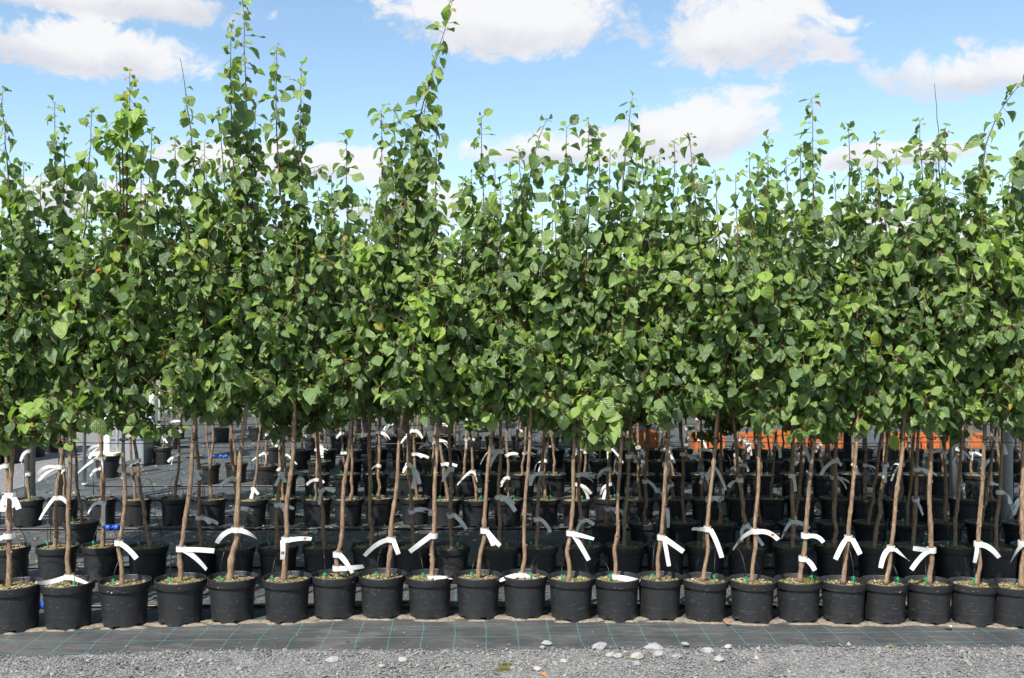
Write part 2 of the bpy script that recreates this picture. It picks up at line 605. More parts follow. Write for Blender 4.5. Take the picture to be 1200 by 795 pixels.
# gravel bed lapping over the fabric's edge
gv, gf = [], []
xs2 = np.linspace(-7, 7, 281)
offs = [-3.2, -2.2, -1.4, -0.9, -0.6, -0.42, -0.3, -0.2, -0.12, -0.06, -0.02, 0.02]
for k, dy in enumerate(offs):
    for x in xs2:
        jag = 0.014 * math.sin(x * 31) + 0.012 * math.sin(x * 53 + 2) + 0.02 * math.sin(x * 17.3 + 1) + .02 * math.sin(x * 5.1)
        z = -0.02 if dy > 0 else (0.004 if dy > -0.05 else 0.012) + 0.006 * bumpy(x * 2, dy * 9)
        gv.append((x, gravel_edge(x) + dy + jag * (1 if dy > -0.3 else 0), z))
nx2 = len(xs2)
for j in range(len(offs) - 1):
    for i in range(nx2 - 1):
        gf.append((j * nx2 + i, j * nx2 + i + 1, (j + 1) * nx2 + i + 1, (j + 1) * nx2 + i))
tag(link('gravel_path', mesh_from('gravel_path', gv, gf, M['gravel'])), kind='structure')

# the lane of gravel between the beds behind, on the fabric's open side
lane = [on_ground(-260, 640, .004), on_ground(40, 568, .004), on_ground(150, 512, .004), on_ground(128, 492, .004), on_ground(60, 497, .004), on_ground(-120, 528, .004), on_ground(-500, 580, .004)]
tag(link('gravel_lane', mesh_from('gravel_lane', [(p.x, p.y, 0.005) for p in lane], [tuple(range(len(lane)))], M['gravel'], False)), kind='structure')


def set_attr(me, name, vals):
    a = me.attributes.new(name, 'FLOAT', 'POINT')
    a.data.foreach_set('value', np.asarray(vals, dtype=np.float32))


def scatter(name, tmpl_v, tmpl_f, P, S, m, tones, seed, kind='stuff'):
    """many small pieces joined in one mesh: P positions, S per-axis scales"""
    rs = np.random.RandomState(seed)
    n, k = len(P), len(tmpl_v)
    T = np.array(tmpl_v)
    ang = rs.uniform(0, 2 * np.pi, n)
    tilt = rs.normal(0, 0.35, (n, 2))
    V = T[None] * S[:, None, :]
    V = V * (1 + rs.normal(0, 0.16, (n, k, 3)))
    ca, sa = np.cos(ang)[:, None], np.sin(ang)[:, None]
    X = V[..., 0] * ca - V[..., 1] * sa
    Y = V[..., 0] * sa + V[..., 1] * ca
    Z = V[..., 2] + X * tilt[:, :1] + Y * tilt[:, 1:]
    V = np.stack([X, Y, Z], -1) + P[:, None, :]
    fc = (np.array(tmpl_f)[None] + (np.arange(n) * k)[:, None, None]).reshape(-1, len(tmpl_f[0]))
    me = bpy.data.meshes.new(name)
    me.from_pydata(V.reshape(-1, 3).tolist(), [], fc.tolist())
    me.materials.append(m)
    set_attr(me, 'tone', np.repeat(tones, k))
    me.update()
    return tag(link(name, me), kind=kind)


OCT_V = [(1, 0, 0), (-1, 0, 0), (0, 1, 0), (0, -1, 0), (0, 0, 1), (0, 0, -1), ]
OCT_F = [(0, 2, 4), (2, 1, 4), (1, 3, 4), (3, 0, 4), (2, 0, 5), (1, 2, 5), (3, 1, 5), (0, 3, 5)]
rs = np.random.RandomState(5)
NP = 42000
px_ = rs.uniform(-3.6, 3.6, NP)
dy_ = -np.abs(rs.normal(0, 0.33, NP)) + np.where(rs.random_sample(NP) < .03, np.abs(rs.normal(0, .07, NP)), rs.normal(0, .018, NP))
ey_ = np.array([gravel_edge(x) for x in px_])
sz_ = np.clip(rs.lognormal(math.log(0.0036), 0.45, NP), 0.002, 0.016)
zb = np.where(dy_ > -0.05, 0.003, 0.013)
P_ = np.stack([px_, ey_ + dy_, zb + sz_ * 0.25], 1)
S_ = np.stack([sz_ * rs.uniform(.9, 1.5, NP), sz_ * rs.uniform(.7, 1.1, NP), sz_ * rs.uniform(.5, .8, NP)], 1)
scatter('gravel', OCT_V, OCT_F, P_, S_, M['pebble'], np.clip(rs.beta(2, 2.2, NP), 0, 1), 6)

# ------------------------------------------------------------------ stones lying on the gravel edge
def stone_mesh(seed):
    r = random.Random(seed)
    mb = MB()
    n, verts = 8, []
    for j, (zz, rr) in enumerate(((-0.35, 0.7), (0.05, 1.0), (0.42, 0.78), (0.6, 0.35))):
        for s in range(n):
            a = 2 * math.pi * s / n + r.uniform(-.2, .2)
            q = rr * r.uniform(.75, 1.15)
            verts.append(Vector((q * math.cos(a), q * math.sin(a), zz + r.uniform(-.1, .1))))
    faces = [(j * n + s, j * n + (s + 1) % n, (j + 1) * n + (s + 1) % n, (j + 1) * n + s) for j in range(3) for s in range(n)]
    faces += [tuple(range(n - 1, -1, -1)), tuple(range(3 * n, 4 * n))]
    mb.add(verts, faces)
    return mb.mesh('stone', M['stone'], False)


STONES = [(703, 763, 17, 'broad grey stone half on the fabric edge'), (716, 773, 10, 'cream lumpy stone below the broad grey one'), (725, 774, 11, 'pale rounded stone touching the cream lumpy one'),
          (767, 762, 19, 'largest light grey stone, with a dark broken end'), (772, 772, 13, 'creamy blocky stone in front of the largest grey one'), (747, 775, 15, 'flat grey slab stone sunk in the gravel'),
          (746, 783, 10, 'small grey wedge stone below the flat slab'), (803, 757, 8, 'small yellowish stone lying out on the fabric'), (829, 768, 15, 'angular blue grey stone leaning on the gravel edge'),
          (853, 763, 9, 'squarish pale stone at the fabric edge beside the angular one'), (842, 778, 12, 'low whitish flat stone in front of the angular one'), (641, 756, 10, 'small dark grey stone lying on fabric beside a white chip'),
          (636, 761, 6, 'little white chip stone beside the dark one on fabric'), (630, 789, 10, 'dull grey stone beside an orange dead leaf'), (390, 779, 16, 'dark slate shard lying alone in the gravel'),
          (472, 779, 12, 'grey broken stone standing alone among fine gravel'), (660, 780, 8, 'small rounded grey stone near fabric centre strip'), (793, 775, 10, 'brownish grey stone between the slab and the angular stone'), (447, 786, 8, 'small pale grey stone near the dark slate shard')]
for i, (sx, sy, sw, lab) in enumerate(STONES):
    p = on_ground(sx, sy)
    o = link('stone', stone_mesh(40 + i), None, (p.x, p.y, 0.02 if sy > 762 else 0.008))
    s = sw / F * p.y / 2 * 1.25
    o.scale = (s, s * R0.uniform(.6, .85), s * R0.uniform(.7, .95))
    o.rotation_euler = (0, 0, R0.uniform(-.5, .5))
    tag(o, lab, 'stone', 'loose stones along the gravel edge')

# ------------------------------------------------------------------ leaf meshes
def leaf_mesh(k, base_long=0.8):
    r = random.Random(100 + k)
    ts = [0.0, 0.10, 0.28, 0.52, 0.78, 1.0]
    ws = [0.03, 0.20, 0.38, 0.44, 0.30, 0.0]
    fold, curl, wav = r.choice((r.uniform(-.25, 0), r.uniform(.02, .3), r.uniform(.3, .9))), r.uniform(-.15, .7), r.uniform(.03, .09)
    side = r.uniform(-.12, .12)
    v, f, uv = [], [], []
    for i, (t, w) in enumerate(zip(ts, ws)):
        zc = -curl * t * t
        for s in (-1, 0, 1):
            x = s * w + side * t * t
            z = zc + fold * abs(s) * w + (wav * math.sin(t * 9 + s * 2 + k) if s else 0)
            v.append((x, t, z))
            uv.append((s * w * 2, t))
    for i in range(5):
        a = i * 3
        if i < 4:
            f.append((a, a + 1, a + 4, a + 3))
            f.append((a + 1, a + 2, a + 5, a + 4))
        else:
            f.append((a, a + 1, a + 4))
            f.append((a + 1, a + 2, a + 4))
    # drop the two duplicate tip vertices
    keep = [i for i in range(18) if i not in (15, 17)]
    rm = {o: n for n, o in enumerate(keep)}
    v = [v[i] for i in keep]
    uv = [uv[i] for i in keep]
    f = [tuple(rm[i] for i in q) for q in f]
    nl = len(f)
    o = len(v)
    w = 0.022
    for (yy, zz, ww) in ((-0.42, 0.0, w * .8), (0.02, 0.0, w)):
        v += [(-ww, yy, zz), (ww, yy, zz), (0, yy, zz - ww * 1.5)]
        uv += [(0, 0)] * 3
    f += [(o, o + 1, o + 4, o + 3), (o + 1, o + 2, o + 5, o + 4), (o + 2, o, o + 3, o + 5)]
    me = mesh_from('leaf', v, f, [M['leaf'], M['petiole']], True, [0] * nl + [1] * 3)
    ul = me.uv_layers.new(name='UVMap')
    for lp in me.loops:
        ul.data[lp.index].uv = uv[lp.vertex_index]
    return me, np.array(v), f, np.array(uv), [0] * nl + [1] * 3


LEAVES = [leaf_mesh(k) for k in range(8)]


def crown_mesh(leaves):
    """join leaves (pos, 3x3 axes, scale, tone, variant) into one mesh"""
    V, FC, U, MI, T = [], [], [], [], []
    off = 0
    for (p, A, s, tone, k) in leaves:
        _, tv, tf, tu, tm = LEAVES[k]
        V.append((tv * s) @ A.T + p)
        FC.extend([tuple(i + off for i in q) for q in tf])
        U.append(tu)
        MI.extend(tm)
        T.append(np.full(len(tv), tone))
        off += len(tv)
    V = np.concatenate(V)
    me = mesh_from('crown', V.tolist(), FC, [M['leaf'], M['petiole']], True, MI)
    U = np.concatenate(U)
    ul = me.uv_layers.new(name='UVMap')
    idx = np.empty(len(me.loops), dtype=np.int32)
    me.loops.foreach_get('vertex_index', idx)
    ul.data.foreach_set('uv', U[idx].astype(np.float32).ravel())
    set_attr(me, 'tone', np.concatenate(T))
    return me


# ------------------------------------------------------------------ tree growth
SUNV = np.array(sun_dir)


def unit(v):
    return v / (np.linalg.norm(v) + 1e-9)


def leaf_at(r, p, out, tipness, tone_shift=0.0, big=1.0):
    """a leaf growing at p toward 'out' (unit, mostly horizontal)"""
    droop = r.uniform(0.15, 1.5) if tipness < 0.9 else r.uniform(-0.2, 1.0)
    y = unit(out * r.uniform(.55, 1.0) + np.array([0, 0, -droop]) + np.array([r.gauss(0, .38) for _ in range(3)]))
    n = np.array([0, -.15, .45]) + out * .6 + SUNV * .7 + np.array([r.gauss(0, .55) for _ in range(3)])
    n = unit(n - y * n.dot(y))
    x = np.cross(y, n)
    L = (r.uniform(.03, .055) if r.random() < .45 else (r.uniform(.052, .075) if r.random() < .84 else r.uniform(.075, .095))) * big
    if tipness > .8:
        L *= 1 - (tipness - .8) * 1.9 * r.uniform(.5, 1)
    A = np.stack([x * r.uniform(.72, 1.12), y, n], 1)
    q = r.random()
    tone = r.uniform(0, .42) if q < .86 else (r.uniform(.42, .66) if q < .985 else r.uniform(.66, .86))
    if tipness > .94 and r.random() < .4:
        tone = r.uniform(.58, .84) if r.random() < .75 else r.uniform(.84, .98)
        L *= .7
    elif tipness > .8 and r.random() < .3:
        tone = r.uniform(.4, .7)
    tone = min(1.0, max(0.0, tone + tone_shift))
    return (p + y * 0.42 * L, A, L, tone, r.randrange(8))


def bez(a, b, c, n):
    t = np.linspace(0, 1, n)[:, None]
    return (1 - t) ** 2 * a + 2 * t * (1 - t) * b + t * t * c


def grow_branch(r, a, c, tip_bare=0.0, r0=.0075, twigs=True, tone=0.0, dens=1.0, start=.1, ctrl=None, twig_to=.8, big=1.0):
    """a branch from a to tip c: (points, radii, leaves, twig list)"""
    d = c - a
    if ctrl is None:
        hor = np.array([d[0], d[1], 0.0])
        ctrl = a + hor * r.uniform(.55, .95) + np.array([0, 0, d[2] * r.uniform(.2, .4)])
    n = max(8, int(np.linalg.norm(d) / .07))
    pts = bez(a, ctrl, c, n)
    wob = np.cumsum(np.array([[r.gauss(0, .0035), r.gauss(0, .0035), 0] for _ in range(n)]), 0)
    pts = pts + wob - wob[-1] * np.linspace(0, 1, n)[:, None]
    radii = np.linspace(r0, .0016, n)
    leaves, tw = [], []
    seg = np.linalg.norm(np.diff(pts, axis=0), axis=1)
    cum = np.concatenate([[0], np.cumsum(seg)])
    L = cum[-1]
    s, ang = L * start, r.uniform(0, 6.28)
    while s < L * (1 - tip_bare):
        p = np.array([np.interp(s, cum, pts[:, k]) for k in range(3)])
        u = s / L
        ang += 2.4 + r.gauss(0, .35)
        out = unit(np.array([math.cos(ang), math.sin(ang), .1]))
        leaves.append(leaf_at(r, p, out, u, tone, big))
        if twigs and u < twig_to and r.random() < .42:
            tl = r.uniform(.06, .17)
            e = p + unit(out + np.array([0, 0, r.uniform(.2, .9)])) * tl
            tw.append((p, e))
            for q in range(r.randint(3, 5)):
                w = p + (e - p) * r.uniform(.4, 1)
                a2 = r.uniform(0, 6.28)
                leaves.append(leaf_at(r, w, unit(np.array([math.cos(a2), math.sin(a2), .1])), .3, tone))
        s += r.uniform(.017, .031) / dens
    for q in range(3 if tip_bare == 0 else 0):
        a2 = r.uniform(0, 6.28)
        leaves.append(leaf_at(r, pts[-1], unit(np.array([math.cos(a2), math.sin(a2), .6])), .97, tone))
    return pts, radii, leaves, tw


def trunk_path(r, p0, p1, top):
    """wavy trunk through p0 (soil) and p1 (about 1.1 m), then straight up to height top"""
    pts = []
    n = 40
    amp = r.uniform(.003, .009)
    ph = r.uniform(0, 6)
    kink = r.uniform(.12, .3)
    kx = r.choice((-1, 1)) * r.uniform(.004, .017)
    for i in range(n):
        t = i / (n - 1)
        p = p0 + (p1 - p0) * t
        env = math.sin(math.pi * t)
        k = kx * math.exp(-((t - kink) / .07) ** 2)
        pts.append(p + np.array([amp * math.sin(t * 9 + ph) * env + k, amp * math.cos(t * 7 + ph) * env, 0]))
    lean = (p1 - p0) / (p1[2] - p0[2])
    for z in np.linspace(p1[2] + .08, top, 8):
        u = z - p1[2]
        pts.append(p1 + np.array([lean[0] * u * .5 + r.gauss(0, .005), lean[1] * u * .5 + r.gauss(0, .005), u]))
    return np.array(pts)


def trunk_mesh(r, pts, rb, rt):
    n = len(pts)
    hz = (pts[:, 2] - pts[0, 2]) / (pts[-1, 2] - pts[0, 2])
    rad = rb + (rt - rb) * hz ** .8
    rad = rad * np.array([1 + r.gauss(0, .05) for _ in range(n)])
    rad[0] *= 1.35
    rad[1] *= 1.08
    for q in range(r.randint(3, 6)):
        k = r.randrange(3, 38)
        rad[k] *= r.uniform(1.1, 1.28)
    mb = MB()
    mb.tube(pts, list(rad), 9)
    # pruned spur stubs
    for q in range(r.randint(2, 5)):
        i = r.randrange(4, 36)
        a = r.uniform(0, 6.28)
        d = np.array([math.cos(a), math.sin(a), .4])
        mb.tube([pts[i], pts[i] + d * rad[i] * 1.5], [rad[i] * .5, rad[i] * .32], 5)
    return mb


def grow_tree(r, p1, base, tips, nrand, rb=.018, spread=.3, zlo=2.0, zhi=2.7, zb=1.05):
    """trunk + branches in the tree's own space (origin at the pot's foot)"""
    top = 1.65
    tp = trunk_path(r, base, p1, top)
    rb = rb * .8
    tm = trunk_mesh(r, tp, rb, .008)
    brs = []
    for tip in tips:
        c = np.array(tip[0])
        kw = dict(tip[1]) if len(tip) > 1 else {}
        za = r.uniform(1.25, 1.6)
        a = np.array([np.interp(za, tp[:, 2], tp[:, k]) for k in range(3)])
        if kw.get('mid') is not None:
            kw = dict(kw)
            kw['ctrl'] = np.array(kw.pop('mid'))
        kw.setdefault('dens', 1.3)
        kw.setdefault('twig_to', .62)
        kw.setdefault('big', 1.2)
        brs.append(grow_branch(r, a, c, r0=.0085, **kw))
    for q in range(nrand):
        za = r.uniform(zb, 1.62)
        a = np.array([np.interp(za, tp[:, 2], tp[:, k]) for k in range(3)])
        an = q * 2.4 + r.uniform(-.4, .4)
        rr = r.uniform(.12, spread)
        zt = r.uniform(zlo, zhi)
        c = np.array([a[0] + rr * math.cos(an), a[1] + rr * math.sin(an), zt])
        brs.append(grow_branch(r, a, c, start=.06))
    # low spreading side shoots that close the crown's underside
    for q in range(10):
        za = r.uniform(zb, zb + .42)
        a = np.array([np.interp(za, tp[:, 2], tp[:, k]) for k in range(3)])
        an = q * 2.1 + r.uniform(-.5, .5)
        rr = r.uniform(.14, .34)
        c = a + np.array([rr * math.cos(an), rr * math.sin(an), r.uniform(-.05, .3)])
        brs.append(grow_branch(r, a, c, r0=.005, dens=1.15, start=.15, twigs=True))
    return tp, tm, brs


def branch_mesh(br):
    pts, radii, leaves, tw = br
    mb = MB()
    mb.tube(pts, list(radii), 6)
    for (p, e) in tw:
        mb.tube([p, (np.array(p) + np.array(e)) / 2 + np.array([0, 0, .006]), e], [.0026, .002, .0012], 4)
    return mb


# ------------------------------------------------------------------ pot, soil, stake meshes
def pot_mesh(seed):
    sides = 64
    notch = {}
    r = random.Random(seed)
    for k in range(6):
        c = int(sides * (k + .5) / 6)
        for s in range(-2, 2):
            notch[(c + s) % sides] = 1
    mb = MB()
    # outside: foot, wall, step, rim band, lip, inside wall down to the floor
    prof = [(.1122, 0.0), (.1132, .019), (.1232, .183), (.1238, .190), (.1335, .1925), (.1345, .196), (.1370, .229), (.1376, .2335), (.1366, .236),
            (.1335, .236), (.1318, .232), (.1290, .19), (.1210, .18), (.1090, .014), (.1090, .0125)]
    mb.lathe(prof, sides, 0, mod=lambda k, s, z: (0.015 if (k == 0 and s in notch) else z))
    # floor of the pot
    ring = [Vector((.109 * math.cos(2 * math.pi * s / sides), .109 * math.sin(2 * math.pi * s / sides), .0125)) for s in range(sides)]
    mb.add(ring, [tuple(range(sides))])
    return mb.mesh('pot', M['pot'])


def soil_mesh(seed):
    r = random.Random(seed)
    mb = MB()
    rings, sides = 9, 36
    verts = [Vector((0, 0, .226))]
    for k in range(1, rings + 1):
        q = k / rings
        for s in range(sides):
            a = 2 * math.pi * s / sides
            z = .2215 - .012 * q * q + r.gauss(0, .0022) + .003 * math.sin(3 * a + seed) * q
            verts.append(Vector((.1325 * q * math.cos(a), .1325 * q * math.sin(a), z)))
    faces = [(0, 1 + s, 1 + (s + 1) % sides) for s in range(sides)]
    for k in range(rings - 1):
        for s in range(sides):
            a, b = 1 + k * sides + s, 1 + k * sides + (s + 1) % sides
            faces.append((a, a + sides, b + sides, b))
    mb.add(verts, faces, 0)
    nv0 = len(mb.v)
    tones = [0.5] * nv0
    for q in range(230):
        a, rr = r.uniform(0, 6.28), .128 * math.sqrt(r.random())
        c = Vector((rr * math.cos(a), rr * math.sin(a), .2225 - .012 * (rr / .1325) ** 2 + r.uniform(0, .004)))
        L, W = r.uniform(.003, .011), r.uniform(.002, .005)
        b = r.uniform(0, 6.28)
        u = Vector((math.cos(b), math.sin(b), r.gauss(0, .35))) * L
        w = Vector((-math.sin(b), math.cos(b), r.gauss(0, .35))) * W
        up = Vector((0, 0, W * .8))
        mb.add([c - u - w, c + u - w, c + u + w, c - u + w, c + up - u * .4], [(0, 1, 4), (1, 2, 4), (2, 3, 4), (3, 0, 4)], 1)
        # mossy on one side, pale bark on the other
        md = math.cos(a - seed * 1.7)
        t = r.uniform(.62, .8) if (md > .2 and r.random() < .75) else r.choice((r.uniform(0, .3), r.uniform(.3, .6), r.uniform(.85, 1)))
        tones += [t] * 5
    me = mb.mesh('soil', [M['soil'], M['chip']], True)
    set_attr(me, 'tone', tones)
    return me


def stake_mesh():
    mb = MB()
    mb.tube([(0, 0, -.02), (0, 0, .022)], [.0016, .004], 6)
    mb.box((-.005, -.004, .018), (.005, .004, .036), 0, .0015)
    mb.box((-.011, -.0025, .024), (-.004, .0025, .03), 0)
    return mb.mesh('drip_stake', M['green'], False)


POTS = [pot_mesh(0)]
SOILS = [soil_mesh(k) for k in range(8)]
STAKE = stake_mesh()


def tube_mesh(r, s):
    """thin drip tube arching from the stake at s back over the pot's rim to the pipe behind"""
    s = Vector(s)
    side = r.choice((-1, 1)) * r.uniform(.03, .11)
    pk = r.uniform(.08, .22)
    e = Vector((s.x + side, .155 + r.uniform(0, .06), .012))
    c1 = Vector((s.x + side * .1, s.y + .01, s.z + pk * 1.3))
    c2 = Vector((e.x, e.y + .02, .30 + pk))
    pts = []
    for i in range(15):
        t = i / 14
        pts.append(s * (1 - t) ** 3 + c1 * 3 * t * (1 - t) ** 2 + c2 * 3 * t * t * (1 - t) + e * t ** 3)
    mb = MB()
    mb.tube(pts, .0022, 5)
    return mb.mesh('drip_tube', M['tube'])


def ribbon(mb, uvs, pts, width, nrm, tw=0.0):
    n = len(pts)
    verts = []
    for i in range(n):
        t = (pts[min(i + 1, n - 1)] - pts[max(i - 1, 0)]).normalized()
        s = t.cross(Matrix.Rotation(tw * i / (n - 1), 3, t) @ nrm)
        s.normalize()
        w = width / 2 * (1.0 if i < n - 1 else .96)
        verts += [pts[i] - s * w, pts[i] + s * w]
        uvs += [(-1, i / (n - 1)), (1, i / (n - 1))]
    mb.add(verts, [(2 * i, 2 * i + 1, 2 * i + 3, 2 * i + 2) for i in range(n - 1)])


def tag_mesh(r, att, rad, tails, width=.03):
    """paper loop round the trunk at att with one or two tails ending at the given points"""
    mb, uvs = MB(), []
    att = Vector(att)
    ring = 12
    rr = rad * 1.35 + .002
    h = width * .5
    vs = []
    for k in range(ring):
        a = 2 * math.pi * k / ring
        for z in (-h, h):
            vs.append(att + Vector((rr * math.cos(a), rr * math.sin(a), z)))
            uvs.append((0, .1))
    mb.add(vs, [(2 * k, 2 * ((k + 1) % ring), 2 * ((k + 1) % ring) + 1, 2 * k + 1) for k in range(ring)])
    for (e, bow) in tails:
        e = Vector(e)
        d = e - att
        sgn = 1 if d.x >= 0 else -1
        st = att + Vector((sgn * rr * .6, -rr * .8, 0))
        mid = (st + e) / 2 + Vector((r.uniform(-.012, .012), r.uniform(-.03, 0), bow + r.uniform(-.004, .018)))
        pts = [st * (1 - t) ** 2 + mid * 2 * t * (1 - t) + e * t * t for t in [i / 9 for i in range(10)]]
        nrm = Vector((r.uniform(-.25, .25), -1, r.uniform(.0, .7))).normalized()
        ribbon(mb, uvs, pts, width * r.uniform(.78, 1.0), nrm, r.uniform(-1.25, 1.25))
    me = mb.mesh('name_tag', M['tag'])
    ul = me.uv_layers.new(name='UVMap')
    for lp in me.loops:
        ul.data[lp.index].uv = uvs[lp.vertex_index]
    return me


def clip_mesh(r, rad):
    mb = MB()
    pts = []
    for k in range(13):
        a = 2 * math.pi * k / 12
        pts.append(Vector((rad * 1.5 * math.cos(a), rad * 1.5 * math.sin(a), .006 * math.sin(a))))
    mb.tube(pts, .003, 5)
    mb.tube([Vector((rad * 1.5, 0, 0)), Vector((rad * 1.5 + .02, .02, .004))], .0022, 5)
    return mb.mesh('tree_tie', M['tube'])


# ------------------------------------------------------------------ front row: pixel data from the photograph
# pot centre x, foot y, trunk foot (x, y), trunk at height (x, y), tags [(attach x, y, [(tail x, y, bow)])], label, thick
FRONT = [
    (-42, 746, (-44, 696), (-38, 500), [(-44, 640, [(-20, 655, .01)])], 'potted tree beyond the one wearing tags at two heights, front row', .018),
    (18, 743, (10, 690), (16, 480), [(10, 628, [(-14, 636, .0)]), (8, 580, [(1, 600, .01), (22, 597, .03)])], 'front-row potted tree with tags at two heights, blue pipe cap beside its pot', .020),
    (80, 740, (81, 683), (83, 500), [(82, 676, [(44, 683, -.02), (102, 684, .0)])], 'front-row potted tree with long tag draped over soil, blue pipe cap behind pot', .017),
    (146, 738, (143, 686), (147, 500), [(145, 636, [(160, 655, .0)])], 'front-row potted tree with one short tag tail, under the bright green leaf cluster', .016),
    (211, 735, (211, 681), (229, 500), [(219, 643, [(251, 646, .012), (242, 668, .02)])], 'front-row potted tree leaning with a forked drooping tag, between two straight-tagged ones', .019),
    (272, 732, (269, 681), (288, 475), [(279, 621, [(254, 637, .01), (301, 632, .01)])], 'front-row potted tree with thick tan trunk and tallest upright shoot', .025),
    (336, 732, (332, 681), (346, 480), [(331, 632, [(331, 656, .0), (365, 632, .0)])], 'front-row potted tree with crosswise card tag, next to the thick tan trunk', .021),
    (392, 728, (395, 678), (411, 500), [(395, 650, [(413, 672, .02)]), (395, 666, [(426, 664, .0)])], 'front-row potted tree with two tags crossing low above the soil', .018),
    (448, 727, (454, 678), (470, 500), [(457, 632, [(427, 652, .03), (467, 650, .0)])], 'front-row potted tree with arched tag, sending up the tallest leaning shoot', .018),
    (504, 728, (506, 674), (513, 500), [(514, 628, [(480, 647, .0)]), (506, 677, [(530, 679, .0)])], 'front-row potted tree with a broad tag tail and another tag on soil', .018),
    (560, 728, (560, 677), (577, 500), [(568, 622, [(586, 640, .0), (578, 640, .0)])], 'front-row potted tree with twin parallel tag tails, bent at its foot', .017),
    (615, 727, (611, 680), (622, 490), [(611, 674, [(585, 681, .0), (635, 682, .0)])], 'front-row potted tree with tag spread flat both ways across the soil', .015),
    (669, 730, (667, 682), (673, 520), [(667, 625, [(696, 632, .0), (690, 657, .0)])], 'front-row potted tree with two stiff tag tails, under a low leafy side shoot', .016),
    (723, 730, (721, 682), (728, 510), [(721, 676, [(750, 682, .0), (735, 684, .0)])], 'front-row potted tree with short doubled tag at the soil, no green moss', .014),
    (773, 729, (771, 682), (784, 500), [(777, 630, [(801, 647, .0), (784, 664, .0)])], 'front-row potted tree with flared dark trunk foot and hanging V tag', .016),
    (826, 731, (824, 683), (841, 480), [(828, 620, [(811, 620, .004), (846, 654, .03)])], 'front-row potted tree with one level and one long curved tag tail', .015),
    (881, 733, (881, 683), (893, 480), [(886, 623, [(859, 645, .03), (912, 633, .02)])], 'front-row potted tree with tag arching widely to both sides', .015),
    (936, 732, (937, 683), (958, 480), [(937, 628, [(965, 636, .015)]), (937, 655, [(955, 669, .0)])], 'front-row potted tree with two one-tailed tags and moss tuft in pot', .017),
    (988, 734, (988, 686), (1006, 510), [(991, 631, [(979, 656, .03), (1008, 650, .0)])], 'front-row potted tree leaning, its tag forming an inverted V, beside moss-tufted pot', .016),
    (1036, 734, (1038, 687), (1059, 520), [(1041, 643, [(1032, 666, .03), (1066, 658, .0)])], 'front-row potted tree with strongest lean and one straight tag tail', .016),
    (1088, 734, (1089, 686), (1091, 500), [(1089, 645, [(1068, 668, .03), (1070, 643, .0)])], 'front-row potted tree with upright knobbly trunk and tag wrapped wide', .019),
    (1140, 736, (1144, 688), (1156, 510), [(1149, 638, [(1142, 660, .0), (1171, 654, .01)])], 'front-row potted tree with broad tag in front of the patchy lit post', .017),
    (1188, 738, (1197, 692), (1201, 500), [(1197, 637, [(1184, 660, .03)])], 'front-row potted tree with stout trunk under the shoot arching outward over neighbours', .021),
    (1241, 741, (1243, 694), (1250, 500), [(1243, 640, [(1255, 660, .0)])], 'potted tree beyond the stout one under the arching shoot, front row', .018),
]
# tall shoots: front index -> [(tip px, tip py, options)]
SHOOTS = {
    0: [(-30, 150, {}), (-10, 190, {})],
    1: [(3, 108, dict(mid_px=(10, 240))), (28, 190, {}), (48, 205, {})],
    2: [(64, 122, {}), (75, 150, {}), (108, 128, {})],
    3: [(152, 86, dict(tone=.25)), (136, 150, dict(tone=.2)), (178, 150, {}), (166, 190, {})],
    4: [(211, 68, dict(tip_bare=.1, mid_px=(250, 220))), (240, 165, {}), (205, 160, {})],
    5: [(284, 1, dict(mid_px=(292, 250))), (272, 28, dict(mid_px=(268, 200))), (300, 120, {}), (255, 130, {})],
    6: [(325, 55, dict(mid_px=(318, 200))), (353, 78, dict(mid_px=(352, 220))), (345, 160, {})],
    7: [(406, 162, {}), (388, 205, {}), (372, 225, {})],
    8: [(530, 3, dict(mid_px=(452, 240))), (447, 130, {}), (462, 128, {})],
    9: [(512, 138, {}), (492, 185, {}), (503, 95, dict(mid_px=(470, 230)))],
    10: [(564, 138, {}), (552, 205, {}), (580, 190, {})],
    11: [(640, 142, dict(mid_px=(598, 230))), (608, 175, {}), (597, 190, {})],
    12: [(690, 142, {}), (664, 150, {}), (650, 210, {})],
    13: [(741, 116, dict(mid_px=(722, 240))), (715, 180, {}), (700, 150, {})],
    14: [(790, 165, {}), (765, 195, {}), (752, 172, {})],
    15: [(808, 160, {}), (838, 200, {}), (822, 215, {})],
    16: [(878, 185, {}), (900, 188, {}), (862, 205, {})],
    17: [(951, 116, {}), (921, 185, {}), (938, 170, {})],
    18: [(994, 145, {}), (978, 210, {}), (1010, 200, {})],
    19: [(1026, 160, {}), (1050, 175, {}), (1040, 215, {})],
    20: [(1078, 142, {}), (1095, 98, dict(tip_bare=.36, mid_px=(1110, 260))), (1108, 150, {}), (1085, 175, {})],
    21: [(1196, 98, dict(mid_px=(1120, 190))), (1150, 195, {}), (1128, 205, {})],
    22: [(1215, 130, dict(mid_px=(1160, 240))), (1200, 185, {}), (1175, 215, {})],
    23: [(1260, 120, {}), (1225, 190, {})],
}
# clusters of bright young leaves: front index, px, py, count, size, tone
BRIGHT = {3: [(152, 140, 26, 1.25, .68), (140, 155, 10, 1.15, .58), (132, 165, 7, 1.1, .5)], 1: [(40, 478, 8, 1.15, .62)],
          9: [(508, 335, 9, 1.25, .60), (480, 350, 8, 1.1, .63), (512, 372, 6, 1.1, .68)], 7: [(432, 298, 8, 1.1, .62)], 2: [(83, 345, 6, 1.1, .6)],
          12: [(700, 480, 20, 1.15, .42)], 14: [(745, 300, 7, 1.0, .6)], 21: [(1170, 285, 10, 1.0, .66), (1185, 300, 8, 1.1, .6)], 17: [(965, 400, 9, 1.0, .5)],
          5: [(222, 300, 5, .9, .85)], 18: [(985, 340, 8, 1.1, .5)], 16: [(893, 330, 8, 1., .55)]}


